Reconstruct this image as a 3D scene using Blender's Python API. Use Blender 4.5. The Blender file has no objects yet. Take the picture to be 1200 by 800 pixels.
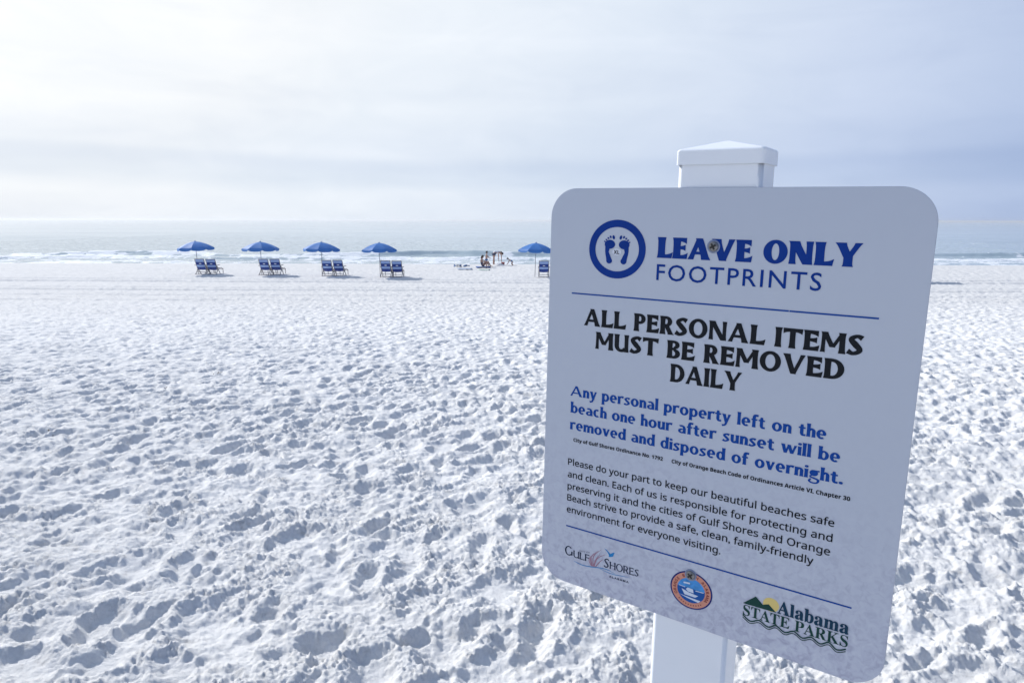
import bpy, bmesh, math, random
import numpy as np
from mathutils import Vector, Matrix
from mathutils.geometry import delaunay_2d_cdt
random.seed(7)
R = math.radians
sc = bpy.context.scene
COL = sc.collection

# ------------------------------------------------------------------ camera
CAM = Vector((0, 0, 1.90))
PITCH = math.atan(142 / 830)
ROLL = R(0.13)
cd = bpy.data.cameras.new('camera')
cd.sensor_width = 36
cd.lens = 24.9
cd.clip_start = 0.02
cd.clip_end = 40000
cam = bpy.data.objects.new('camera', cd)
COL.objects.link(cam)
CM = Matrix.Rotation(R(90) - PITCH, 3, 'X') @ Matrix.Rotation(ROLL, 3, 'Z')
cam.matrix_world = Matrix.Translation(CAM) @ CM.to_4x4()
sc.camera = cam

# ------------------------------------------------------------------ sun and sky
SUN_AZ, SUN_EL = R(47), R(32)          # azimuth to the left of the view, elevation
SUND = Vector((-math.sin(SUN_AZ) * math.cos(SUN_EL), math.cos(SUN_AZ) * math.cos(SUN_EL), math.sin(SUN_EL)))
sl = bpy.data.lights.new('sun', 'SUN')
sl.energy = 4.7
sl.angle = R(2.0)        # a sun veiled by thin cloud
sl.color = (1.0, 0.975, 0.94)
so = bpy.data.objects.new('sun', sl)
COL.objects.link(so)
so.rotation_euler = SUND.to_track_quat('Z', 'Y').to_euler()
so.location = (-30, 30, 30)

w = bpy.data.worlds.new('World')
sc.world = w
w.use_nodes = True
nt = w.node_tree
nt.nodes.clear()


def N(nt, t, **kw):
    n = nt.nodes.new(t)
    for k, v in kw.items():
        if k.startswith('i_'):
            n.inputs[k[2:]].default_value = v
        else:
            setattr(n, k, v)
    return n


def math_(nt, op, a, b=None, c=None, clamp=False):
    n = nt.nodes.new('ShaderNodeMath')
    n.operation = op
    n.use_clamp = clamp
    for i, v in enumerate((a, b, c)):
        if v is None:
            continue
        if isinstance(v, (int, float)):
            n.inputs[i].default_value = v
        else:
            nt.links.new(v, n.inputs[i])
    return n.outputs[0]


def ramp(nt, fac, stops, interp='LINEAR'):
    n = nt.nodes.new('ShaderNodeValToRGB')
    n.color_ramp.interpolation = interp
    e = n.color_ramp.elements
    while len(e) < len(stops):
        e.new(0.5)
    for el, (p, c) in zip(e, stops):
        el.position = p
        el.color = tuple(c) + (1,) if len(c) == 3 else c
    nt.links.new(fac, n.inputs[0])
    return n.outputs[0]


sky = N(nt, 'ShaderNodeTexSky', sky_type='NISHITA', sun_disc=False, sun_elevation=SUN_EL,
        sun_rotation=-SUN_AZ, dust_density=1.0, air_density=1.0, ozone_density=1.5, altitude=5)
tc = N(nt, 'ShaderNodeTexCoord')
nrm = N(nt, 'ShaderNodeVectorMath', operation='NORMALIZE')
nt.links.new(tc.outputs['Generated'], nrm.inputs[0])
dt = N(nt, 'ShaderNodeVectorMath', operation='DOT_PRODUCT')
nt.links.new(nrm.outputs[0], dt.inputs[0])
dt.inputs[1].default_value = SUND
sep = N(nt, 'ShaderNodeSeparateXYZ')
nt.links.new(nrm.outputs[0], sep.inputs[0])
z = sep.outputs[2]
# veil of thin cloud: brightness follows the angle from the sun
fac = math_(nt, 'MULTIPLY_ADD', dt.outputs['Value'], 0.5, 0.5)
veil = ramp(nt, fac, [(0.0, (.17, .24, .40)), (.40, (.25, .34, .54)), (.545, (.435, .54, .77)), (.67, (.62, .71, .89)),
                      (.79, (.77, .845, .955)), (.88, (.89, .94, 1.0)), (.92, (.96, .985, 1.01)), (1.0, (1.08, 1.09, 1.10))])
# soft horizontal cloud streaks
mp = N(nt, 'ShaderNodeMapping')
mp.inputs['Scale'].default_value = (1.1, 1.1, 7.5)
mp.inputs['Rotation'].default_value = (R(1.5), R(-2.5), 0)
nt.links.new(nrm.outputs[0], mp.inputs[0])
n1 = N(nt, 'ShaderNodeTexNoise', i_Scale=1.7, i_Detail=6.0, i_Roughness=0.5, i_Distortion=0.35)
nt.links.new(mp.outputs[0], n1.inputs['Vector'])
c1 = ramp(nt, n1.outputs[0], [(0.28, (.90, .915, .945)), (0.52, (.98, .985, .99)), (.72, (1.03, 1.025, 1.02))], 'EASE')
n3 = N(nt, 'ShaderNodeTexNoise', i_Scale=7.0, i_Detail=5.0, i_Roughness=0.55, i_Distortion=0.8)
mp3 = N(nt, 'ShaderNodeMapping')
mp3.inputs['Scale'].default_value = (1.0, 1.0, 2.6)
nt.links.new(nrm.outputs[0], mp3.inputs[0])
nt.links.new(mp3.outputs[0], n3.inputs['Vector'])
c3 = ramp(nt, n3.outputs[0], [(0.3, (.955, .965, .98)), (.7, (1.03, 1.025, 1.02))])
# a long bank of cloud low over the sea
n2 = N(nt, 'ShaderNodeTexNoise', i_Scale=1.3, i_Detail=4.0, i_Roughness=0.5)
nt.links.new(mp.outputs[0], n2.inputs['Vector'])
zz = math_(nt, 'MULTIPLY_ADD', n2.outputs[0], 0.05, z)
bank = ramp(nt, zz, [(0.0, (1, 1, 1)), (0.060, (1, 1, 1)), (0.086, (.87, .90, .94)), (0.104, (.83, .865, .92)), (0.120, (.93, .945, .97)), (0.18, (1, 1, 1))], 'EASE')


def mul(a, b):
    m = N(nt, 'ShaderNodeMix', data_type='RGBA', blend_type='MULTIPLY')
    m.inputs[0].default_value = 1
    nt.links.new(a, m.inputs[6])
    nt.links.new(b, m.inputs[7])
    return m.outputs[2]


# the veil thins overhead to a deeper blue
zen = ramp(nt, z, [(0.0, (1, 1, 1)), (.30, (1, 1, 1)), (.62, (.68, .755, .87)), (1.0, (.50, .61, .80))], 'EASE')
cl = mul(mul(mul(mul(veil, c1), bank), c3), zen)
bgA = N(nt, 'ShaderNodeBackground', i_Strength=0.06)
nt.links.new(sky.outputs[0], bgA.inputs[0])
bgB = N(nt, 'ShaderNodeBackground', i_Strength=1.0)
nt.links.new(cl, bgB.inputs[0])
mx = N(nt, 'ShaderNodeMixShader', i_Fac=0.985)
nt.links.new(bgA.outputs[0], mx.inputs[1])
nt.links.new(bgB.outputs[0], mx.inputs[2])
wo = N(nt, 'ShaderNodeOutputWorld')
nt.links.new(mx.outputs[0], wo.inputs[0])

sc.view_settings.view_transform = 'Standard'
sc.view_settings.look = 'None'
sc.view_settings.exposure = 0.0
sc.view_settings.gamma = 1.0
sc.render.engine = 'CYCLES'
sc.cycles.max_bounces = 8


# ------------------------------------------------------------------ helpers
def tag(o, label=None, cat=None, group=None, kind=None):
    if label: o['label'] = label
    if cat: o['category'] = cat
    if group: o['group'] = group
    if kind: o['kind'] = kind
    return o


def empty(name, loc=(0, 0, 0), rz=0.0):
    o = bpy.data.objects.new(name, None)
    o.empty_display_size = 0.2
    COL.objects.link(o)
    o.location = loc
    o.rotation_euler = (0, 0, rz)
    return o


def link(name, me, parent=None):
    o = bpy.data.objects.new(name, me)
    COL.objects.link(o)
    if parent: o.parent = parent
    return o


def meshobj(name, verts, faces, mats, parent=None, smooth=False, midx=None):
    me = bpy.data.meshes.new(name)
    me.from_pydata([tuple(v) for v in verts], [], faces)
    for m in (mats if isinstance(mats, (list, tuple)) else [mats]):
        me.materials.append(m)
    if midx is not None:
        me.polygons.foreach_set('material_index', midx)
    if smooth:
        me.polygons.foreach_set('use_smooth', [True] * len(me.polygons))
    me.update()
    return link(name, me, parent)


def bmobj(name, bm, mats, parent=None, smooth=False):
    bmesh.ops.recalc_face_normals(bm, faces=bm.faces)
    me = bpy.data.meshes.new(name)
    bm.to_mesh(me)
    bm.free()
    for m in (mats if isinstance(mats, (list, tuple)) else [mats]):
        me.materials.append(m)
    if smooth:
        me.polygons.foreach_set('use_smooth', [True] * len(me.polygons))
    return link(name, me, parent)


def copy_tree(o, parent=None):
    c = o.copy()
    COL.objects.link(c)
    c.parent = parent
    for ch in list(o.children):
        copy_tree(ch, c)
    return c


def mat(name, col, rough=0.6, metal=0.0, spec=0.5, coat=0.0, trans=0.0):
    m = bpy.data.materials.new(name)
    m.use_nodes = True
    b = m.node_tree.nodes['Principled BSDF']
    b.inputs['Base Color'].default_value = tuple(col) + (1,)
    b.inputs['Roughness'].default_value = rough
    b.inputs['Metallic'].default_value = metal
    b.inputs['Specular IOR Level'].default_value = spec
    b.inputs['Coat Weight'].default_value = coat
    m.diffuse_color = tuple(col) + (1,)
    return m


def vary(m, scale=8.0, amt=0.12, bump=0.0, bscale=60.0, stretch=(1, 1, 1), coord='Object', dist=0.01):
    """mottle the base colour a little and add fine relief"""
    t = m.node_tree
    b = t.nodes['Principled BSDF']
    c = tuple(b.inputs['Base Color'].default_value)[:3]
    co = N(t, 'ShaderNodeTexCoord')
    mp = N(t, 'ShaderNodeMapping')
    mp.inputs['Scale'].default_value = stretch
    t.links.new(co.outputs[coord], mp.inputs[0])
    n = N(t, 'ShaderNodeTexNoise', i_Scale=scale, i_Detail=6.0, i_Roughness=0.6)
    t.links.new(mp.outputs[0], n.inputs['Vector'])
    o = ramp(t, n.outputs[0], [(0.3, [x * (1 - amt) for x in c]), (0.7, [min(1, x * (1 + amt)) for x in c])])
    t.links.new(o, b.inputs['Base Color'])
    if bump:
        n2 = N(t, 'ShaderNodeTexNoise', i_Scale=bscale, i_Detail=5.0)
        t.links.new(mp.outputs[0], n2.inputs['Vector'])
        bp = N(t, 'ShaderNodeBump', i_Strength=bump, i_Distance=dist)
        t.links.new(n2.outputs[0], bp.inputs['Height'])
        t.links.new(bp.outputs[0], b.inputs['Normal'])
    return m


def bar(bm, a, b, wx, wy=None, mi=0):
    """square bar from a to b"""
    wy = wy or wx
    a, b = Vector(a), Vector(b)
    d = (b - a).normalized()
    s = d.cross(Vector((0, 0, 1)))
    if s.length < 1e-3: s = Vector((1, 0, 0))
    s.normalize()
    u = s.cross(d).normalized()
    vs = []
    for p in (a, b):
        for i, j in ((-1, -1), (1, -1), (1, 1), (-1, 1)):
            vs.append(bm.verts.new(p + s * i * wx / 2 + u * j * wy / 2))
    for f in ((0, 1, 2, 3), (7, 6, 5, 4), (0, 4, 5, 1), (1, 5, 6, 2), (2, 6, 7, 3), (3, 7, 4, 0)):
        bm.faces.new([vs[i] for i in f]).material_index = mi


def lathe(bm, prof, n=20, c=(0, 0, 0), mi=0, smooth=True):
    rings = []
    for r, zz in prof:
        if r < 1e-6:
            rings.append([bm.verts.new((c[0], c[1], c[2] + zz))])
        else:
            rings.append([bm.verts.new((c[0] + r * math.cos(2 * math.pi * k / n), c[1] + r * math.sin(2 * math.pi * k / n), c[2] + zz)) for k in range(n)])
    for A, B in zip(rings, rings[1:]):
        for k in range(n):
            k2 = (k + 1) % n
            if len(A) == 1 and len(B) == 1: continue
            if len(A) == 1: f = bm.faces.new((A[0], B[k2], B[k]))
            elif len(B) == 1: f = bm.faces.new((A[k], A[k2], B[0]))
            else: f = bm.faces.new((A[k], A[k2], B[k2], B[k]))
            f.smooth = smooth
            f.material_index = mi


def smoothstep(a, b, x):
    t = np.clip((x - a) / (b - a), 0, 1)
    return t * t * (3 - 2 * t)


# ------------------------------------------------------------------ beach profile
SEA_Z = -1.87
PY = np.array([-900, -5, 2, 6, 12, 20, 30, 38, 46, 54, 58.5, 61.5, 66, 80, 120, 2000.])
PZ = np.array([.2, .05, 0, -.07, -.28, -.70, -1.16, -1.38, -1.41, -1.47, -1.67, -1.86, -2.2, -3.1, -6, -40.])


def ground(y):
    """height of the beach, a smooth slope down to the water"""
    y = np.asarray(y, float)
    s = np.clip(np.abs(y) * 0.04, .8, 1.2)
    return (np.interp(y - 2 * s, PY, PZ) + 2 * np.interp(y - s, PY, PZ) + 3 * np.interp(y, PY, PZ) + 2 * np.interp(y + s, PY, PZ) + np.interp(y + 2 * s, PY, PZ)) / 9


def spectral(nx, ny, beta, lo, hi, seed, ax=1.0):
    """periodic noise, unit variance; wavelengths lo..hi in cells"""
    rg = np.random.default_rng(seed)
    g = np.fft.rfft2(rg.standard_normal((ny, nx)))
    fx = np.fft.rfftfreq(nx)[None, :] * ax
    fy = np.fft.fftfreq(ny)[:, None]
    f = np.sqrt(fx * fx + fy * fy)
    f[0, 0] = 1
    a = f ** (-beta / 2) * np.exp(-(f * lo) ** 2) * (1 - np.exp(-(f * hi) ** 2))
    a[0, 0] = 0
    h = np.fft.irfft2(g * a, (ny, nx))
    return h / h.std()


def blur(h, n):
    f = np.fft.rfft2(h)
    fx = np.fft.rfftfreq(h.shape[1])[None, :]
    fy = np.fft.fftfreq(h.shape[0])[:, None]
    return np.fft.irfft2(f * np.exp(-(fx * fx + fy * fy) * (n * 3.0) ** 2), h.shape)


rng = np.random.default_rng(11)


def relief(x0, y0, cell, nx, ny, stamps, seed, near):
    """height map of trampled dry sand: footprints pressed one over another, with pushed-up crumbly rims"""
    def wl(m): return m / cell
    h = 0.014 * spectral(nx, ny, 2.5, wl(.055), wl(1.0), seed)
    warp1 = spectral(nx, ny, 2.4, wl(.045), wl(.25), seed + 1)
    warp2 = spectral(nx, ny, 2.4, wl(.045), wl(.25), seed + 2)
    for q_, (sx, sy, ang, L, W, d, rim) in enumerate(stamps):
        ci, cj = (sx - x0) / cell, (sy - y0) / cell
        rad = int(max(L, W) * 2.0 / cell) + 2
        i0, i1, j0, j1 = int(ci) - rad, int(ci) + rad + 1, int(cj) - rad, int(cj) + rad + 1
        if i0 < 0 or j0 < 0 or i1 >= nx or j1 >= ny: continue
        gi, gj = np.meshgrid(np.arange(i0, i1), np.arange(j0, j1))
        dx = (gi - ci) * cell + warp1[j0:j1, i0:i1] * .014
        dy = (gj - cj) * cell + warp2[j0:j1, i0:i1] * .014
        ca, sa = math.cos(ang), math.sin(ang)
        p = (dx * ca + dy * sa) / L
        q = (-dx * sa + dy * ca) / (W * (1 + .18 * p))
        r = np.sqrt(p * p + q * q)
        ins = 1 - smoothstep(*((.15, 1.25) if q_ % 5 < 3 else (.5, 1.15)), r)      # old prints have slumped, fresh ones are crisp
        win = h[j0:j1, i0:i1]
        base = float(win[rad, rad]) * .4
        win[...] = win * (1 - .8 * ins) + base * .8 * ins
        win -= d * ins * (1 - .30 * np.clip(p, -1, 1))
        rr = np.exp(-((r - 1.34) / .30) ** 2)
        win += rim * d * rr * (1 + .5 * p)
    # keep the heaps low, then let over-steep dry sand slump to its angle of rest
    h = h - blur(h, wl(.9)) * .8
    h = np.where(h > 0, .028 * np.tanh(h / .028), .055 * np.tanh(h / .055)).astype(np.float32)
    tal = np.float32(cell * .68)
    for it in range(16 if near else 3):
        for ax in (0, 1):
            d = np.roll(h, -1, ax) - h
            m = np.clip(np.abs(d) - tal, 0, None) * np.sign(d) * np.float32(.24)
            h += m
            h -= np.roll(m, 1, ax)
    h = h.astype(float)
    if near:
        gy, gx = np.gradient(h, cell)
        st = np.clip(np.sqrt(gx * gx + gy * gy) * 1.2, 0, 1)
        st = blur(st, wl(.03))
        cl_ = spectral(nx, ny, 1.6, wl(.013), wl(.09), seed + 4)
        rid = 1 - np.abs(spectral(nx, ny, 1.8, wl(.012), wl(.06), seed + 5))
        tiny = spectral(nx, ny, 1.2, wl(.008), wl(.05), seed + 7)
        crum = np.clip(cl_, -1.2, 2.2) * .0042 + rid * .0030 + np.clip(tiny, -1.5, 2.5) * .0032
        patch = smoothstep(-.4, 1.1, spectral(nx, ny, 2, wl(.25), wl(1.6), seed + 6))
        high = smoothstep(-.005, .02, h)          # crumbs gather on the pushed-up rims, the soles' floors stay smooth
        h = h + crum * (.20 + .55 * st + .50 * high + .75 * patch ** 2)
    else:
        h = h + .011 * spectral(nx, ny, 1.0, wl(.05), wl(.45), seed + 8)
    return h


def make_stamps():
    out = []
    nlow = spectral(96, 96, 2.5, 2, 40, 55)

    def dens(x, y):
        d = 1.0 if y < 22 else max(.25, 1 - (y - 22) / 14)
        n = nlow[int(y * 1.4) % 96, int((x + 60) * .8) % 96]
        d *= max(.35, 1.0 + .28 * n)
        if x < -4 and 12 < y < 34: d *= .6
        return d
    # random trampling, then a number of walking tracks
    for k in range(115000):
        y = 0.2 + 50 * random.random()
        x = (random.random() * 2 - 1) * (y * .95 + 6)
        if y > 42 and random.random() < .4: continue
        if abs(x) > 46: continue
        if random.random() > dens(x, y) * (y * .95 + 6) / 50 * 1.0: continue
        ang = random.gauss(R(62), R(34)) if random.random() < .65 else random.random() * math.pi
        sz = random.uniform(.75, 1.25)
        if y < 6 and random.random() < .30: continue
        if y < 6 and random.random() < .40: sz *= 1.4
        out.append((x, y, ang, .132 * sz, .060 * sz * random.uniform(.8, 1.25), random.choice((.015, .021, .028, .035, .044)) * random.uniform(.8, 1.2) * (.75 if x > .3 and y < 9 else 1.0 if y < 6 else 1.18), random.uniform(.35, .8)))
    random.shuffle(out)
    for k in range(120):
        x, y = random.uniform(-38, 38), random.uniform(1, 40)
        a = random.gauss(R(60), R(30)) + (math.pi if random.random() < .5 else 0)
        for s in range(random.randint(8, 34)):
            a += random.gauss(0, .05)
            x += math.cos(a) * .62
            y += math.sin(a) * .62
            if y < .5 or y > 46 or abs(x) > 44: break
            sd = .10 if s % 2 else -.10
            out.append((x - math.sin(a) * sd, y + math.cos(a) * sd, a + random.gauss(0, .12), .140, .058, random.uniform(.028, .046), random.uniform(.45, .8)))
    return out


STAMPS = make_stamps()
print('footprints', len(STAMPS), flush=True)
NC, NX0, NY0, NNX, NNY = .008, -9.2, 1.0, 2304, 1440
FC, FX0, FY0, FNX, FNY = .04, -46.08, -4.0, 2304, 1600
near_s = [s for s in STAMPS if abs(s[0]) < 9.6 and s[1] < 13]
HN = relief(NX0, NY0, NC, NNX, NNY, near_s, 100, True)
HF = relief(FX0, FY0, FC, FNX, FNY, STAMPS, 200, False)


def sample(H, x0, y0, c, x, y):
    u = (x - x0) / c
    v = (y - y0) / c
    iu, iv = np.floor(u).astype(int), np.floor(v).astype(int)
    fu, fv = u - iu, v - iv
    ny, nx = H.shape
    a, b = iu % nx, (iu + 1) % nx
    c_, d = iv % ny, (iv + 1) % ny
    return (H[c_, a] * (1 - fu) + H[c_, b] * fu) * (1 - fv) + (H[d, a] * (1 - fu) + H[d, b] * fu) * fv


WAVY = spectral(512, 8, 2.4, 12, 400, 77)[0]


def sand_z(x, y):
    x = np.asarray(x, float)
    y = np.asarray(y, float)
    g = ground(y)
    inside = (1 - smoothstep(7.8, 9.0, np.abs(x))) * (1 - smoothstep(9.8, 12.2, y)) * smoothstep(1.1, 1.4, y)
    r = inside * sample(HN, NX0, NY0, NC, x, y) + (1 - inside) * sample(HF, FX0, FY0, FC, x, y)
    am = 1 - .12 * smoothstep(22, 34, y)
    am = am * (1 - .75 * smoothstep(50, 58, y))
    wv = sample(WAVY[None, :].repeat(2, 0), 0, 0, .5, x, y * 0)
    # vehicle ruts running along the beach
    rut = 0
    for yc, dep in ((25.2, .04), (28.2, .05), (31.5, .08), (33.2, .05), (37.6, .10), (39.4, .06)):
        rut = rut - dep * np.exp(-((y - yc - .35 * wv) / .20) ** 2) + dep * .5 * np.exp(-((y - yc - .55 - .35 * wv) / .22) ** 2)
    rut = rut * smoothstep(21, 24, y)
    berm = .03 * np.exp(-((y - 54.5 - .6 * wv) / 1.6) ** 2)
    return g + r * am + rut + berm


# ------------------------------------------------------------------ sand
def build_sand():
    fine = np.arange(-46, 46.001, .104)
    side = np.arange(46.6, 78, .6)
    coarse = np.arange(82, 279, 4.0)
    ang = np.radians(np.concatenate([fine, side, coarse, 360 - side[::-1]]))
    rs = [0.08, .25, .5, .8, 1.1, 1.35]
    r = 1.5
    while r < 72:
        rs.append(r)
        H = max(1.8, 1.90 - float(ground(r)))
        r += max(.0028 * r, .42 * r * r / (800 * H)) if r < 46 else max(.10, .30 * r * r / (800 * H))
    rs += [76, 82, 90, 105, 130, 170, 230, 320, 450, 650, 900]
    rs = np.array(rs)
    nr, na = len(rs), len(ang)
    X = rs[:, None] * np.sin(ang)[None, :]
    Y = rs[:, None] * np.cos(ang)[None, :]
    Z = sand_z(X, Y)
    V = np.stack([X, Y, Z], -1).reshape(-1, 3)
    V = np.concatenate([V, [[0, 0, 0]]])
    i = np.arange(nr - 1)[:, None]
    j = np.arange(na)[None, :]
    j2 = (j + 1) % na
    F = np.stack([i * na + j, i * na + j2, (i + 1) * na + j2, (i + 1) * na + j], -1).reshape(-1, 4)
    F = F[:, ::-1]
    c = nr * na
    T = np.stack([np.full(na, c), (np.arange(na) + 1) % na, np.arange(na)], -1)
    me = bpy.data.meshes.new('sand')
    me.vertices.add(len(V))
    me.vertices.foreach_set('co', V.astype(np.float32).ravel())
    nl = F.size + T.size
    me.loops.add(nl)
    me.loops.foreach_set('vertex_index', np.concatenate([F.ravel(), T.ravel()]).astype(np.int32))
    me.polygons.add(len(F) + len(T))
    st = np.concatenate([np.arange(len(F)) * 4, F.size + np.arange(len(T)) * 3])
    me.polygons.foreach_set('loop_start', st.astype(np.int32))
    me.polygons.foreach_set('use_smooth', np.ones(len(F) + len(T), bool))
    me.update(calc_edges=True)
    me.validate()
    print('sand faces', len(F), flush=True)
    # normals up?
    if me.polygons[len(F) // 2].normal.z < 0: me.flip_normals()
    m = bpy.data.materials.new('dry white quartz sand')
    m.use_nodes = True
    t = m.node_tree
    b = t.nodes['Principled BSDF']
    b.inputs['Roughness'].default_value = .95
    b.inputs['Specular IOR Level'].default_value = .15
    co = N(t, 'ShaderNodeTexCoord')
    n = N(t, 'ShaderNodeTexNoise', i_Scale=.7, i_Detail=8.0, i_Roughness=.6)
    t.links.new(co.outputs['Object'], n.inputs['Vector'])
    c1 = ramp(t, n.outputs[0], [(.3, (.72, .715, .705)), (.7, (.782, .776, .765))])
    g = N(t, 'ShaderNodeTexNoise', i_Scale=230.0, i_Detail=3.0, i_Roughness=.7)
    t.links.new(co.outputs['Object'], g.inputs['Vector'])
    c2 = ramp(t, g.outputs[0], [(.28, (.72, .71, .70)), (.42, (.98, .98, .98)), (.7, (1.03, 1.03, 1.03))])
    g3 = N(t, 'ShaderNodeTexNoise', i_Scale=11.0, i_Detail=6.0, i_Roughness=.75)
    t.links.new(co.outputs['Object'], g3.inputs['Vector'])
    c3 = ramp(t, g3.outputs[0], [(.30, (.70, .69, .68)), (.42, (.93, .93, .93)), (.55, (1, 1, 1))])
    m0 = N(t, 'ShaderNodeMix', data_type='RGBA', blend_type='MULTIPLY')
    m0.inputs[0].default_value = 1
    t.links.new(c2, m0.inputs[6])
    t.links.new(c3, m0.inputs[7])
    c2 = m0.outputs[2]
    mm = N(t, 'ShaderNodeMix', data_type='RGBA', blend_type='MULTIPLY')
    mm.inputs[0].default_value = 1
    t.links.new(c1, mm.inputs[6])
    t.links.new(c2, mm.inputs[7])
    # firmer, slightly greyer sand down the slope, damp near the water
    sp = N(t, 'ShaderNodeSeparateXYZ')
    t.links.new(co.outputs['Object'], sp.inputs[0])
    firm = ramp(t, math_(t, 'MULTIPLY', sp.outputs[2], -1.0), [(.45, (1, 1, 1)), (1.0, (.86, .856, .850))])
    m3 = N(t, 'ShaderNodeMix', data_type='RGBA', blend_type='MULTIPLY')
    m3.inputs[0].default_value = 1
    t.links.new(mm.outputs[2], m3.inputs[6])
    t.links.new(firm, m3.inputs[7])
    mm = m3
    wet = ramp(t, math_(t, 'MULTIPLY_ADD', sp.outputs[2], -1.0, -1.32), [(.15, (0, 0, 0)), (.42, (1, 1, 1))])
    m2 = N(t, 'ShaderNodeMix', data_type='RGBA', blend_type='MIX')
    t.links.new(wet, m2.inputs[0])
    t.links.new(mm.outputs[2], m2.inputs[6])
    m2.inputs[7].default_value = (.56, .55, .54, 1)
    t.links.new(m2.outputs[2], b.inputs['Base Color'])
    n2 = N(t, 'ShaderNodeTexNoise', i_Scale=42.0, i_Detail=9.0, i_Roughness=.74)
    t.links.new(co.outputs['Object'], n2.inputs['Vector'])
    bp = N(t, 'ShaderNodeBump', i_Strength=.9, i_Distance=.016)
    t.links.new(n2.outputs[0], bp.inputs['Height'])
    t.links.new(bp.outputs[0], b.inputs['Normal'])
    me.materials.append(m)
    o = link('sand', me)
    tag(o, 'white dry sand trampled all over with footprints, sloping to the sea', kind='structure')


build_sand()


def pix_ray(px, py):
    d = CM @ Vector(((px - 600) / 830, -(py - 400) / 830, -1))
    return d


def on_ground(px, py):
    """where the beach lies along this line of sight (used once to survey positions)"""
    d = pix_ray(px, py)
    ts = np.arange(1, 75, .05)
    below = (CAM.z + d.z * ts) < ground(d.y * ts)
    k0 = int(np.argmax(below)) if below.any() else len(ts) - 1
    lo, hi = float(ts[max(0, k0 - 1)]), float(ts[k0])
    for _ in range(50):
        t = (lo + hi) / 2
        p = CAM + d * t
        if p.z > float(ground(p.y)): lo = t
        else: hi = t
    p = CAM + d * lo
    return Vector((p.x, p.y, float(sand_z(p.x, p.y))))


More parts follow.
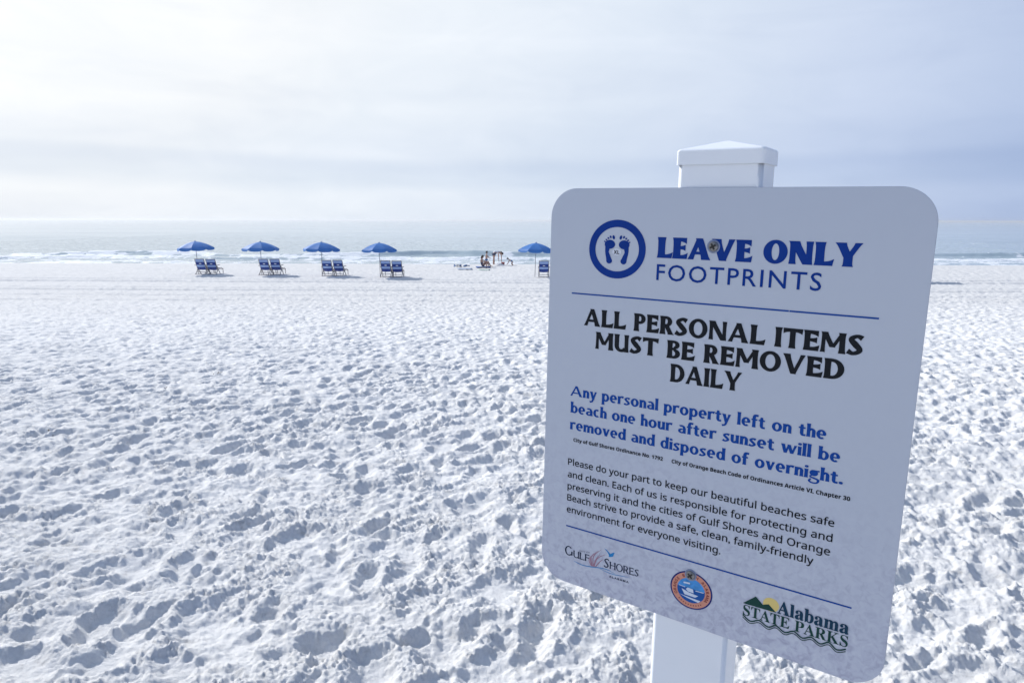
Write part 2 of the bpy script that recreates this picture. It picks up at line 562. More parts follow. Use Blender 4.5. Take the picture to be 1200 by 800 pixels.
# ------------------------------------------------------------------ sea
def build_sea():
    xs = np.arange(-85, 85.01, .28)
    g = 85 * 1.12 ** np.arange(1, 50)
    xs = np.concatenate([-g[::-1], xs, g])
    ys = [57.0]
    while ys[-1] < 16000:
        y = ys[-1]
        ys.append(y + (.18 if y < 84 else min(.18 * (y / 84) ** 2.6, y * .1)))
    ys = np.array(ys)
    X, Y = np.meshgrid(xs, ys)
    n = lambda s, c, ax=1.0, lo=2, hi=60: spectral(1024, 256, 2.2, lo, hi, s, ax)
    A = spectral(1024, 2, 2.2, 18, 300, 301)[0]
    B = spectral(1024, 2, 2.2, 18, 300, 302)[0]
    C = spectral(1024, 2, 2.2, 10, 300, 303)[0]

    def line(T, sc_=.25): return sample(T[None, :].repeat(2, 0), -128, 0, sc_, X, Y * 0)
    a, b, c = line(A), line(B), line(C)
    fine = sample(n(310, 1), 0, 0, .18, X, Y)
    fine2 = sample(spectral(1024, 256, 1.6, 1.5, 20, 311), 0, 0, .16, X, Y)
    Z = np.zeros_like(X)
    foam = np.zeros_like(X)
    # the standing swell just before it breaks: smooth to the right of centre, broken on the left
    yc = 75.5 + .9 * b - .012 * X
    hh = (.50 + .14 * a) * (.55 + .45 * smoothstep(-30, -4, X))
    d = Y - yc
    Z += hh * np.where(d < 0, np.exp(-(d / .85) ** 2), np.exp(-(d / 3.2) ** 2))
    broke = smoothstep(-.1, .8, c + .9 * smoothstep(-8, -26, X) - .5 * smoothstep(-12, -2, X))
    foam = np.maximum(foam, broke * np.exp(-((d + .5) / 1.3) ** 2) * (1 + .6 * fine))
    # second line, already broken: a white bore
    y2 = 68.5 + 1.0 * a
    d2 = Y - y2
    Z += (.22 + .06 * c) * np.where(d2 < 0, np.exp(-(d2 / .7) ** 2), np.exp(-(d2 / 2.6) ** 2))
    foam = np.maximum(foam, (.95 + .35 * b) * np.where(d2 < 0, np.exp(-(d2 / 1.2) ** 2), np.exp(-(d2 / 2.2) ** 2)) + .30 * fine2 - .1)
    # swash
    y3 = 63.2 + .6 * b
    d3 = Y - y3
    Z += .09 * np.exp(-(d3 / .8) ** 2)
    foam = np.maximum(foam, np.clip(.75 - .06 * np.abs(Y - 62), 0, 1) * (.75 + .5 * fine) * (1 - smoothstep(66, 72, Y)))
    foam = np.maximum(foam, .9 * np.exp(-((Y - 60.6 - .5 * c) / .7) ** 2))
    foam = np.maximum(foam, (.62 + .2 * c) * np.exp(-((Y - 72 - a) / 1.8) ** 2) * (.6 + .7 * fine2))
    # farther swells
    for y0, am, s in ((92, .13, a), (118, .11, c), (150, .12, b), (205, .14, a), (290, .16, c)):
        wd = y0 * .035
        Z += am * (1 + .4 * s) * np.exp(-((Y - y0 - 2.5 * (b if s is a else a)) / wd) ** 2)
    Z += (.018 * fine + .012 * fine2) * (1 - smoothstep(150, 300, Y))
    Z = Z * (1 - smoothstep(60.5, 57.5, Y) * 0) + SEA_Z
    # the thin edge follows the sand
    Z = np.where(Y < 61.5, np.minimum(Z, SEA_Z + .03 + (61.5 - Y) * .03), Z)
    ny, nx = X.shape
    V = np.stack([X, Y, Z], -1).reshape(-1, 3)
    i = np.arange(ny - 1)[:, None]
    j = np.arange(nx - 1)[None, :]
    F = np.stack([i * nx + j, i * nx + j + 1, (i + 1) * nx + j + 1, (i + 1) * nx + j], -1).reshape(-1, 4)
    me = bpy.data.meshes.new('sea')
    me.vertices.add(len(V))
    me.vertices.foreach_set('co', V.astype(np.float32).ravel())
    me.loops.add(F.size)
    me.loops.foreach_set('vertex_index', F.ravel().astype(np.int32))
    me.polygons.add(len(F))
    me.polygons.foreach_set('loop_start', (np.arange(len(F)) * 4).astype(np.int32))
    me.polygons.foreach_set('use_smooth', np.ones(len(F), bool))
    me.update(calc_edges=True)
    at = me.attributes.new('foam', 'FLOAT', 'POINT')
    at.data.foreach_set('value', np.clip(foam, 0, 1.2).astype(np.float32).ravel())
    print('sea faces', len(F), flush=True)
    m = bpy.data.materials.new('sea water')
    m.use_nodes = True
    t = m.node_tree
    b = t.nodes['Principled BSDF']
    b.inputs['Base Color'].default_value = (.33, .41, .45, 1)
    b.inputs['Roughness'].default_value = .13
    b.inputs['IOR'].default_value = 1.33
    co = N(t, 'ShaderNodeTexCoord')
    mp = N(t, 'ShaderNodeMapping')
    mp.inputs['Scale'].default_value = (.10, .50, .5)
    t.links.new(co.outputs['Object'], mp.inputs[0])
    n1 = N(t, 'ShaderNodeTexNoise', i_Scale=1.0, i_Detail=7.0, i_Roughness=.6)
    t.links.new(mp.outputs[0], n1.inputs['Vector'])
    mp2 = N(t, 'ShaderNodeMapping')
    mp2.inputs['Scale'].default_value = (.012, .05, .05)
    t.links.new(co.outputs['Object'], mp2.inputs[0])
    n2 = N(t, 'ShaderNodeTexNoise', i_Scale=1.0, i_Detail=5.0, i_Roughness=.6)
    t.links.new(mp2.outputs[0], n2.inputs['Vector'])
    hgt = math_(t, 'MULTIPLY_ADD', n2.outputs[0], 3.0, n1.outputs[0])
    bp = N(t, 'ShaderNodeBump', i_Strength=.15, i_Distance=.22)
    t.links.new(hgt, bp.inputs['Height'])
    t.links.new(bp.outputs[0], b.inputs['Normal'])
    fo = N(t, 'ShaderNodeBsdfPrincipled')
    fo.inputs['Base Color'].default_value = (.76, .79, .82, 1)
    fo.inputs['Roughness'].default_value = .8
    nf = N(t, 'ShaderNodeTexNoise', i_Scale=3.0, i_Detail=8.0, i_Roughness=.7)
    mp4 = N(t, 'ShaderNodeMapping')
    mp4.inputs['Scale'].default_value = (.45, 1.4, 1)
    t.links.new(co.outputs['Object'], mp4.inputs[0])
    t.links.new(mp4.outputs[0], nf.inputs['Vector'])
    bpf = N(t, 'ShaderNodeBump', i_Strength=1.0, i_Distance=.15)
    t.links.new(nf.outputs[0], bpf.inputs['Height'])
    t.links.new(bpf.outputs[0], fo.inputs['Normal'])
    aa = N(t, 'ShaderNodeAttribute', attribute_name='foam')
    v = math_(t, 'MULTIPLY_ADD', nf.outputs[0], 1.3, -.75)
    v = math_(t, 'ADD', v, aa.outputs['Fac'])
    msk = ramp(t, v, [(.34, (0, 0, 0)), (.56, (1, 1, 1))])
    zero = math_(t, 'GREATER_THAN', aa.outputs['Fac'], .02)
    msk = math_(t, 'MULTIPLY', msk, zero)
    mxs = N(t, 'ShaderNodeMixShader')
    t.links.new(msk, mxs.inputs[0])
    t.links.new(b.outputs[0], mxs.inputs[1])
    t.links.new(fo.outputs[0], mxs.inputs[2])
    t.links.new(mxs.outputs[0], t.nodes['Material Output'].inputs[0])
    me.materials.append(m)
    tag(link('sea', me), 'calm pale blue sea with one low breaking wave and white foam', kind='structure')


build_sea()

# ------------------------------------------------------------------ lettering: a flared-stroke alphabet
def strip(L_, R_):
    """quads between two polylines"""
    return [[L_[i], R_[i], R_[i + 1], L_[i + 1]] for i in range(len(L_) - 1)]


def g_stem(x0, y0, x1, y1, w_, fl=.28, n=6, f0=None, f1=None):
    f0 = fl if f0 is None else f0
    f1 = fl if f1 is None else f1
    A, B = [], []
    for k in range(n + 1):
        t = k / n
        u = 2 * t - 1
        f = 1 + (f0 if u < 0 else f1) * abs(u) ** 4
        x, y = x0 + (x1 - x0) * t, y0 + (y1 - y0) * t
        A.append((x - w_ * f / 2, y))
        B.append((x + w_ * f / 2, y))
    return strip(A, B)


def g_bar(x0, x1, y, th, up=0, dn=0, n=5, up0=0, dn0=0, sl=0):
    A, B = [], []
    for k in range(n + 1):
        t = k / n
        x = x0 + (x1 - x0) * t
        e = t ** 3
        e0 = (1 - t) ** 3
        A.append((x + sl * t, y + th / 2 + th * (up * e + up0 * e0)))
        B.append((x, y - th / 2 - th * (dn * e + dn0 * e0)))
    return strip(A, B)


def g_arc(cx, cy, rx, ry, a0, a1, ws, wt, n=None):
    n = n or max(5, int(abs(a1 - a0) / 15))
    A, B = [], []
    for k in range(n + 1):
        a = R(a0 + (a1 - a0) * k / n)
        A.append((cx + rx * math.cos(a), cy + ry * math.sin(a)))
        B.append((cx + (rx - ws) * math.cos(a), cy + (ry - wt) * math.sin(a)))
    return strip(A, B)


def g_path(pts, ws, n=5):
    P, Wd = [], []
    q = [pts[0]] + list(pts) + [pts[-1]]
    for i in range(1, len(q) - 2):
        for k in range(n + (i == len(q) - 3)):
            t = k / n
            c = []
            for d in (0, 1):
                p0, p1, p2, p3 = q[i - 1][d], q[i][d], q[i + 1][d], q[i + 2][d]
                c.append(.5 * (2 * p1 + (p2 - p0) * t + (2 * p0 - 5 * p1 + 4 * p2 - p3) * t * t + (3 * p1 - p0 - 3 * p2 + p3) * t ** 3))
            P.append(c)
            Wd.append(ws[i - 1] * (1 - t) + ws[min(i, len(ws) - 1)] * t)
    A, B = [], []
    for i, p in enumerate(P):
        a, b = P[max(0, i - 1)], P[min(len(P) - 1, i + 1)]
        dx, dy = b[0] - a[0], b[1] - a[1]
        l = math.hypot(dx, dy) or 1
        nx_, ny_ = -dy / l * Wd[i] / 2, dx / l * Wd[i] / 2
        A.append((p[0] + nx_, p[1] + ny_))
        B.append((p[0] - nx_, p[1] - ny_))
    return strip(A, B)


def glyph(ch, s, h, fl):
    """s stem width, h thickness of horizontals, fl flare; cap height 1"""
    S, x = s, .72
    Q = []
    if ch == 'I': W = s * 1.1; Q += g_stem(W / 2, 0, W / 2, 1, s, fl)
    elif ch == 'L': W = .56 + s * .5; Q += g_stem(s * .6, 0, s * .6, 1, s, fl) + g_bar(s * .6, W, h / 2, h, up=.75, sl=.05)
    elif ch in 'EF':
        W = .54 + s * .5
        Q += g_stem(s * .6, 0, s * .6, 1, s, fl) + g_bar(s * .6, W - .03, 1 - h / 2, h, dn=.7)
        Q += g_bar(s * .6, W - .08, .53, h * .85, up=.5, dn=.5)
        if ch == 'E': Q += g_bar(s * .6, W, h / 2, h, up=.75, sl=.04)
    elif ch == 'T':
        W = .70 + s * .6
        Q += g_stem(W / 2, 0, W / 2, 1 - h * .5, s, fl, f1=.05) + g_bar(W / 2, W, 1 - h / 2, h, dn=.6, sl=.03) + g_bar(W / 2, 0, 1 - h / 2, h, dn=.6, sl=-.01)
    elif ch == 'A':
        W = .78 + s * .9
        Q += g_stem(s * .42, 0, W / 2 - s * .02, 1, s * .66, fl, f1=.1) + g_stem(W - s * .6, 0, W / 2 - s * .05, 1, s * 1.0, fl, f1=-.05) + g_bar(W * .26, W * .74, .31, h * .8)
    elif ch == 'V':
        W = .76 + s * .9
        Q += g_stem(W / 2 + s * .02, 0, s * .6, 1, s, fl, f0=-.05) + g_stem(W / 2 + s * .05, 0, W - s * .42, 1, s * .66, fl, f0=.1)
    elif ch == 'Y':
        W = .74 + s * .9
        Q += g_stem(W / 2, .36, s * .6, 1, s, fl, f0=-.05) + g_stem(W / 2, .36, W - s * .42, 1, s * .68, fl, f0=.1) + g_stem(W / 2, 0, W / 2, .46, s, fl, f1=0)
    elif ch == 'N':
        W = .66 + s * .95
        Q += g_stem(s * .45, 0, s * .45, 1, s * .7, fl) + g_stem(W - s * .45, 0, W - s * .45, 1, s * .7, fl) + g_stem(W - s * .62, 0, s * .55, 1, s * 1.05, 0, f1=.25)
    elif ch == 'M':
        W = .82 + s * .95
        Q += g_stem(s * .42, 0, s * .50, 1, s * .66, fl) + g_stem(W - s * .5, 0, W - s * .58, 1, s * .95, fl)
        Q += g_stem(W / 2 - .01, .27, s * .55, 1, s * .95, 0, f1=.2) + g_stem(W / 2, .27, W - s * .58, 1, s * .66, 0)
    elif ch == 'O': W = .84 + s * .55; Q += g_arc(W / 2, .5, W / 2, .53, 0, 360, s, h * .95, 32)
    elif ch == 'D':
        W = .70 + s * .6
        Q += g_stem(s * .6, 0, s * .6, 1, s, fl) + g_arc(W * .40, .5, W * .60, .5, -90, 90, s * 1.05, h * .9) + g_bar(s * .6, W * .41, h * .45, h * .9) + g_bar(s * .6, W * .41, 1 - h * .45, h * .9)
    elif ch in 'PR':
        W = .54 + s * .5
        Q += g_stem(s * .6, 0, s * .6, 1, s, fl) + g_arc(W * .52, .71, W * .48, .29, -90, 90, s * .95, h * .85) + g_bar(s * .6, W * .53, .42 + h * .42, h * .85) + g_bar(s * .6, W * .53, 1 - h * .42, h * .85)
        if ch == 'R': W += .10; Q += g_stem(W - s * .55, 0, W * .48, .48, s * 1.05, fl, f1=0)
    elif ch == 'B':
        W = .58 + s * .5
        Q += g_stem(s * .6, 0, s * .6, 1, s, fl) + g_arc(W * .5, .76, W * .44, .24, -90, 90, s * .9, h * .8) + g_arc(W * .5, .275, W * .5, .275, -90, 90, s, h * .85)
        for yy in (h * .42, .535, 1 - h * .4): Q += g_bar(s * .6, W * .51, yy, h * .8)
    elif ch == 'U':
        W = .66 + s * .7
        Q += g_stem(s * .55, .34, s * .55, 1, s, fl, f0=0) + g_stem(W - s * .5, 0, W - s * .5, 1, s * .85, fl) + g_arc(W / 2 - s * .03, .36, W / 2 - s * .08, .38, 180, 330, s, h * 1.0)
    elif ch == 'S':
        W = .50 + s * .6
        Q += g_path([(W * .92, .83), (W * .60, .955 - h * .2), (W * .17 + s * .1, .76), (W * .5, .52), (W * .85 - s * .1, .26), (W * .42, .045 + h * .2), (W * .04, .18)], [h * 1.5, h * .95, s * .85, s * 1.1, s * .9, h * .95, h * 1.5])
    elif ch == 'C' or ch == 'G':
        W = .80 + s * .4
        Q += g_arc(W / 2, .5, W / 2, .52, 42, 318, s, h)
        if ch == 'G': Q += g_stem(W - s * .5, .08, W - s * .5, .5, s, .1)
    elif ch == 'H': W = .68 + s * .8; Q += g_stem(s * .55, 0, s * .55, 1, s, fl) + g_stem(W - s * .55, 0, W - s * .55, 1, s, fl) + g_bar(s * .5, W - s * .5, .52, h)
    # lower case
    elif ch in 'nhmr':
        top = 1.08 if ch == 'h' else x
        Q += g_stem(s * .55, 0, s * .55, top, s, fl * .8)
        w1 = .34 + s * .75
        if ch == 'r':
            W = .30 + s * .65
            Q += g_path([(s * .6, x * .62), (s * 1.1 + .02, x * .92), (W, x * .90)], [h * .7, h * 1.0, h * 1.5])
        else:
            for k in range(2 if ch == 'm' else 1):
                xo = k * (w1 - s * .95)
                Q += g_arc(xo + w1 * .56, x - .26, w1 * .44, .27, 0, 160, s, h * 1.05) + g_stem(xo + w1 - s * .5, 0, xo + w1 - s * .5, x - .25, s, fl * .8, f1=0)
            W = w1 + (w1 - s * .95 if ch == 'm' else 0)
    elif ch == 'u':
        W = .36 + s * .8
        Q += g_stem(s * .55, .24, s * .55, x, s, fl * .8, f0=0) + g_stem(W - s * .55, 0, W - s * .55, x, s, fl * .8) + g_arc(W * .45, .25, W * .43, .27, 180, 345, s, h * 1.05)
    elif ch in 'bdpqg':
        W = .42 + s * .7
        left = ch in 'bp'
        sx_ = s * .55 if left else W - s * .55
        if ch != 'g':
            y0, y1 = (0, 1.08) if ch in 'bd' else (-.34, x)
            Q += g_stem(sx_, y0, sx_, y1, s, fl * .8)
            Q += g_arc(W * (.52 if left else .48), x / 2, W * .48, x / 2 + .02, 0, 360, s * .98, h, 24)
        else:
            Q += g_arc(W * .46, x * .66, W * .42, x * .35, 0, 360, s * .9, h * .8, 20) + g_bar(W * .6, W * 1.0, x - h * .4, h * .8, up=.3)
            Q += g_path([(W * .25, x * .36), (W * .10, .13), (W * .5, .06), (W * .92, -.06), (W * .80, -.30), (W * .35, -.34), (W * .06, -.22), (W * .22, -.02)], [h * .7, h * .7, h * .95, s * .8, h * .8, h * .8, s * .7, h * .6])
    elif ch == 'o': W = .46 + s * .6; Q += g_arc(W / 2, x / 2, W / 2, x / 2 + .025, 0, 360, s, h, 26)
    elif ch == 'e':
        W = .42 + s * .6
        Q += g_arc(W / 2, x / 2, W / 2, x / 2 + .025, 0, 308, s, h, 22) + g_bar(s * .5, W - s * .2, x * .48, h * .75)
    elif ch == 'c': W = .38 + s * .5; Q += g_arc(W * .56, x / 2, W * .56, x / 2 + .025, 52, 308, s, h, 20)
    elif ch == 'a':
        W = .38 + s * .75
        Q += g_stem(W - s * .55, 0, W - s * .55, x * .66, s, fl * .7, f1=0) + g_arc(W * .46, x * .66, W * .50 - s * .05, x * .36, 0, 140, s, h)
        Q += g_arc(W * .46, x * .28, W * .44, x * .30, 60, 330, s * .9, h * .9)
    elif ch == 's':
        W = .32 + s * .6
        Q += g_path([(W * .92, x * .84), (W * .55, x * .95 - h * .15), (W * .18 + s * .1, x * .74), (W * .5, x * .51), (W * .84 - s * .1, x * .26), (W * .42, h * .32), (W * .04, x * .15)], [h * 1.4, h * .9, s * .8, s * .95, s * .8, h * .9, h * 1.4])
    elif ch == 't':
        W = .28 + s * .6
        Q += g_stem(W * .45, .18, W * .45, x + .20, s, fl * .5, f0=0, f1=-.3) + g_bar(0, W * .95, x - h * .5, h * .9) + g_path([(W * .45, .25), (W * .55, .08), (W * 1.0, .07)], [s, h * 1.2, h])
    elif ch == 'f':
        W = .26 + s * .6
        Q += g_stem(W * .42, 0, W * .42, .85, s, fl * .8, f1=0) + g_bar(0, W * .95, x - h * .5, h * .9) + g_path([(W * .42, .8), (W * .55, 1.0), (W * 1.08, 1.0)], [s, h * 1.3, h * 1.2])
    elif ch == 'l': W = s * 1.1; Q += g_stem(W / 2, 0, W / 2, 1.08, s, fl * .8)
    elif ch == 'i': W = s * 1.1; Q += g_stem(W / 2, 0, W / 2, x, s, fl * .8) + g_arc(W / 2, .92, s * .58, s * .55, 0, 360, s * .5, s * .5, 10)
    elif ch == '.': W = s * 1.2; Q += g_arc(W / 2, s * .55, s * .6, s * .58, 0, 360, s * .55, s * .55, 10)
    elif ch in 'vy':
        W = .38 + s * .8
        Q += g_stem(W / 2, 0, s * .55, x, s, fl, f0=-.05) + g_stem(W / 2 + s * .03, 0, W - s * .4, x, s * .7, fl, f0=.1)
        if ch == 'y': Q += g_path([(W / 2 + s * .05, .05), (W * .36, -.22), (W * .02, -.29)], [s * .75, s * .7, h * 1.2])
    elif ch == 'w':
        W = .66 + s * 1.1
        Q += g_stem(W * .29, 0, s * .55, x, s, fl, f0=-.05) + g_stem(W * .31, 0, W * .5, x, s * .65, 0) + g_stem(W * .70, 0, W * .5, x, s, 0) + g_stem(W * .72, 0, W - s * .35, x, s * .68, fl, f0=.1)
    else: W = .4
    return Q, W


def union_tris(quads):
    vs, fs = [], []
    for q in quads:
        a = sum(q[i][0] * q[(i + 1) % 4][1] - q[(i + 1) % 4][0] * q[i][1] for i in range(4))
        if abs(a) < 1e-7: continue
        if a < 0: q = q[::-1]
        k = len(vs)
        vs += [Vector(p) for p in q]
        fs.append([k, k + 1, k + 2, k + 3])
    r = delaunay_2d_cdt(vs, [], fs, 1, 1e-5)
    V, F, OF = r[0], r[2], r[5]
    return [tuple(v) for v in V], [tuple(f) for f, o in zip(F, OF) if o]


GC = {}


def gl(ch, st):
    if (ch, st) not in GC:
        Q, W = glyph(ch, *st)
        GC[(ch, st)] = (*union_tris(Q), W)
    return GC[(ch, st)]


def flared_text(s, st, gap=.12, space=.42):
    V, F, x = [], [], 0
    for ch in s:
        if ch == ' ':
            x += space
            continue
        v, f, W = gl(ch, st)
        k = len(V)
        V += [(x + p[0], p[1]) for p in v]
        F += [tuple(i + k for i in q) for q in f]
        x += W + gap
    return V, F


def font_text(s, off=0.0, style=None, sp_=1.0):
    if style == 'sans': B = (0x1D5A0, 0x1D5BA, 0x1D7E2)
    elif style == 'sansbold': B = (0x1D5D4, 0x1D5EE, 0x1D7EC)
    elif style == 'serif': B = (0x1D400, 0x1D41A, 0x1D7CE)
    else: B = None
    if B: s = ''.join(chr(B[0] + ord(c) - 65) if 'A' <= c <= 'Z' else chr(B[1] + ord(c) - 97) if 'a' <= c <= 'z' else chr(B[2] + ord(c) - 48) if c.isdigit() else c for c in s)
    c = bpy.data.curves.new('t', 'FONT')
    c.body = s
    c.size = 1
    c.offset = off
    c.space_character = sp_
    c.resolution_u = 3
    o = bpy.data.objects.new('t', c)
    COL.objects.link(o)
    dg = bpy.context.evaluated_depsgraph_get()
    me = bpy.data.meshes.new_from_object(o.evaluated_get(dg))
    V = [(v.co.x, v.co.y) for v in me.vertices]
    F = [tuple(p.vertices) for p in me.polygons]
    bpy.data.objects.remove(o)
    bpy.data.curves.remove(c)
    bpy.data.meshes.remove(me)
    return V, F


def fit(VF, p0, p1, cap, hcap=1.0, x0=None, x1=None):
    """stretch a line of lettering along p0->p1 (mm on the panel); cap = cap height in mm, hcap = cap height in glyph units"""
    V, F = VF
    xs = [v[0] for v in V]
    a = min(xs) if x0 is None else x0
    b = max(xs) if x1 is None else x1
    sx_ = math.hypot(p1[0] - p0[0], p1[1] - p0[1]) / (b - a)
    ux, uy = (p1[0] - p0[0]) / math.hypot(p1[0] - p0[0], p1[1] - p0[1]), (p1[1] - p0[1]) / math.hypot(p1[0] - p0[0], p1[1] - p0[1])
    sy_ = cap / hcap
    return [(p0[0] + (v[0] - a) * sx_ * ux - v[1] * sy_ * uy, p0[1] + (v[0] - a) * sx_ * uy + v[1] * sy_ * ux) for v in V], F


# ------------------------------------------------------------------ the notice sign on its post
PW, PH = 457.2, 562.7
VS = .98997
A_ = CM @ Vector((0.82244953, -0.11463085, 0.55716832)).normalized()
B_ = CM @ Vector((0.01780927, 0.9089575, 0.15976143))
N_ = A_.cross(B_).normalized()
B_ = N_.cross(A_).normalized()
T_ = CAM + CM @ Vector((0.04342424, -0.34637217, -1.06006231))
# foot of the post on the sand, below its axis
foot = T_ + A_ * .230 - N_ * .055
k = (foot.z - 0.0) / B_.z
foot = foot - B_ * k
sign = empty('notice_sign')
SM = Matrix((A_, B_, N_)).transposed().to_4x4()
sign.matrix_world = Matrix.Translation(foot) @ SM
tag(sign, 'white notice sign about removing personal items daily, screwed to a white square post', 'sign')
OFF = SM.to_3x3().inverted() @ (T_ - foot)        # lower left corner of the panel in the sign's frame


def sp(u, v, d=0.0):
    return (OFF.x + u * .001, OFF.y + v * .001 * VS, OFF.z + d * .001)


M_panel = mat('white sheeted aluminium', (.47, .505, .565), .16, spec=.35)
def panel_mottle(m):
    # faint purplish mottle in the sheet's colour, strongest low down, fading out upwards
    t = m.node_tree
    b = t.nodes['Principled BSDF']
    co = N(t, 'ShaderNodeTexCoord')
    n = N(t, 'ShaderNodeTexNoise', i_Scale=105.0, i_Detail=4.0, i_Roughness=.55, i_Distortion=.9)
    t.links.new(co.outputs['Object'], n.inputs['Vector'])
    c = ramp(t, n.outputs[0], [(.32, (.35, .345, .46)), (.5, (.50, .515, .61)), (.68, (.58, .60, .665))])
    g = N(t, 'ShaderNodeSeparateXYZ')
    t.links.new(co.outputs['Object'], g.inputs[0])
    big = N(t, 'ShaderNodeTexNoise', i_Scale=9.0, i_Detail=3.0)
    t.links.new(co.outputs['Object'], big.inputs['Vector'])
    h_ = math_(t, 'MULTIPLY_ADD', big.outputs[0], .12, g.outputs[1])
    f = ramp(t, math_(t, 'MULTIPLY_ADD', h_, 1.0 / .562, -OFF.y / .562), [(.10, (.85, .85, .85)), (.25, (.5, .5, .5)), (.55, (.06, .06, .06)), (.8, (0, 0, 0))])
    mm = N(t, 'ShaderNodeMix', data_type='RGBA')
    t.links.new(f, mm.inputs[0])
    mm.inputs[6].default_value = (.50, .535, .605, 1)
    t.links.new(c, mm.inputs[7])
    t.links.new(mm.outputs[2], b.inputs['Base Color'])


panel_mottle(M_panel)
M_blue = mat('royal blue print', (.003, .036, .235), .45, spec=.12)
vary(M_blue, 20.0, .08)
M_rule = mat('blue rule print', (.006, .060, .30), .45, spec=.12)
M_black = mat('black print', (.010, .012, .016), .45, spec=.12)
vary(M_black, 20.0, .08)
M_white = mat('white vinyl post', (.80, .82, .85), .34, spec=.4)
vary(M_white, 5.0, .02, .03, 30.0, dist=.002)
M_metal = mat('dull screw metal', (.24, .235, .23), .45, metal=.8)
vary(M_metal, 300.0, .25)
M_dark = mat('dark cross recess', (.03, .028, .025), .8)


def rounded(w_, h_, r, n=14):
    out = []
    for cx, cy, a0 in ((w_ - r, r, -90), (w_ - r, h_ - r, 0), (r, h_ - r, 90), (r, r, 180)):
        for k in range(n + 1):
            a = R(a0 + 90 * k / n)
            out.append((cx + r * math.cos(a), cy + r * math.sin(a)))
    return out


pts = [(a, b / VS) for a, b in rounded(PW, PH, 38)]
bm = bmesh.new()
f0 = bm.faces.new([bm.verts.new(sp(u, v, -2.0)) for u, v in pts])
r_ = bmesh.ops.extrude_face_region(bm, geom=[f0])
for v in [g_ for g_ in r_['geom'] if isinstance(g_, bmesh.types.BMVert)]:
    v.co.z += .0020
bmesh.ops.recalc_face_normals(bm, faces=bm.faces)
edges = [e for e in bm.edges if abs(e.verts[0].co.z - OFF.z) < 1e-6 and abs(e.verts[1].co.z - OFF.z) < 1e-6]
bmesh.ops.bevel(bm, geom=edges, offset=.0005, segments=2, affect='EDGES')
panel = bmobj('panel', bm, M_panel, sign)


def printed(name, VF, m, d=.35, parent=None):
    V, F = VF
    # drop any inverted winding
    out = []
    for f in F:
        a = sum(V[f[i]][0] * V[f[(i + 1) % len(f)]][1] - V[f[(i + 1) % len(f)]][0] * V[f[i]][1] for i in range(len(f)))
        out.append(f if a > 0 else f[::-1])
    return meshobj(name, [sp(p[0], p[1], d + (p[2] if len(p) > 2 else 0)) for p in V], out, m, parent or panel)


def stack(VF, w_):
    """thicken a line of printed type by overprinting it a hair to each side"""
    V, F = VF
    n = len(V)
    out = [(x - w_, y, .02) for x, y in V] + [(x + w_, y, .05) for x, y in V] + [(x, y + w_ * .7, .08) for x, y in V] + [(x, y - w_ * .7, .11) for x, y in V]
    return out, [tuple(i + n * k for i in f) for k in range(4) for f in F]


def join(*vfs):
    V, F = [], []
    for v, f in vfs:
        k = len(V)
        V += list(v)
        F += [tuple(i + k for i in q) for q in f]
    return V, F


def rect(u0, v0, u1, v1, t):
    return [(u0, v0 - t / 2), (u1, v1 - t / 2), (u1, v1 + t / 2), (u0, v0 + t / 2)], [(0, 1, 2, 3)]


HEAVY = (.36, .17, .24)
BOLD = (.262, .175, .30)
LOW = (.192, .142, .24)
printed('heading_word', fit(flared_text('LEAVE', HEAVY, .03), (157.0, 481.7), (275.2, 481.9), 25.9), M_blue)
printed('heading_word', fit(flared_text('ONLY', HEAVY, .05), (287.2, 482.4), (391.0, 482.6), 25.9), M_blue)
printed('heading_word', fit(font_text('FOOTPRINTS', .006, None, 1.16), (157.8, 453.6), (352.9, 454.2), 20.0, .69), M_blue)
printed('rule_line', join(rect(36.4, 427.4, 321, 428.6, 1.9), rect(321.6, 428.6, 413.5, 429.0, 1.9)), M_rule)
printed('rule_line', rect(40.3, 88.3, 418.1, 91.6, 1.9), M_rule)
printed('notice_line', fit(flared_text('ALL PERSONAL ITEMS', BOLD, .075), (57.0, 384.8), (401.5, 386.1), 23.2), M_black)
printed('notice_line', fit(flared_text('MUST BE REMOVED', BOLD, .075), (75.5, 354.5), (385.0, 356.4), 23.2), M_black)
printed('notice_line', fit(flared_text('DAILY', BOLD, .075), (183.8, 324.9), (274.3, 325.7), 23.4), M_black)
printed('rule_text_line', fit(flared_text('Any personal property left on the', LOW, .045, .34), (39.6, 282.9), (373.4, 285.2), 14.6), M_rule)
printed('rule_text_line', fit(flared_text('beach one hour after sunset will be', LOW, .045, .34), (40.8, 258.6), (390, 261.2), 14.6), M_rule)
printed('rule_text_line', fit(flared_text('removed and disposed of overnight.', LOW, .045, .34), (40.8, 234.0), (395.5, 236.3), 14.6), M_rule)
printed('ordinance_line', stack(join(fit(font_text('City of Gulf Shores Ordinance No. 1792', 0, 'sansbold'), (47.3, 217.0), (180.8, 217.6), 4.9, .71),
                               fit(font_text('City of Orange Beach Code of Ordinances Article VI, Chapter 30', 0, 'sansbold'), (192.9, 217.4), (404.5, 218.9), 4.9, .71)), .10), M_black)
for s_, a_, b_ in (('Please do your part to keep our beautiful beaches safe', (40.0, 181.1), (390.9, 183.8)),
                   ('and clean. Each of us is responsible for protecting and', (40.3, 162.6), (390.6, 165.2)),
                   ('preserving it and the cities of Gulf Shores and Orange', (40.6, 144.8), (389.6, 148.0)),
                   ('Beach strive to provide a safe, clean, family-friendly', (40.7, 127.3), (372.9, 131.3)),
                   ('environment for everyone visiting.', (40.6, 109.5), (264.1, 111.3))):
    printed('body_text_line', stack(fit(font_text(s_, 0, 'sans'), a_, b_, 9.3, .71), .20), M_black)

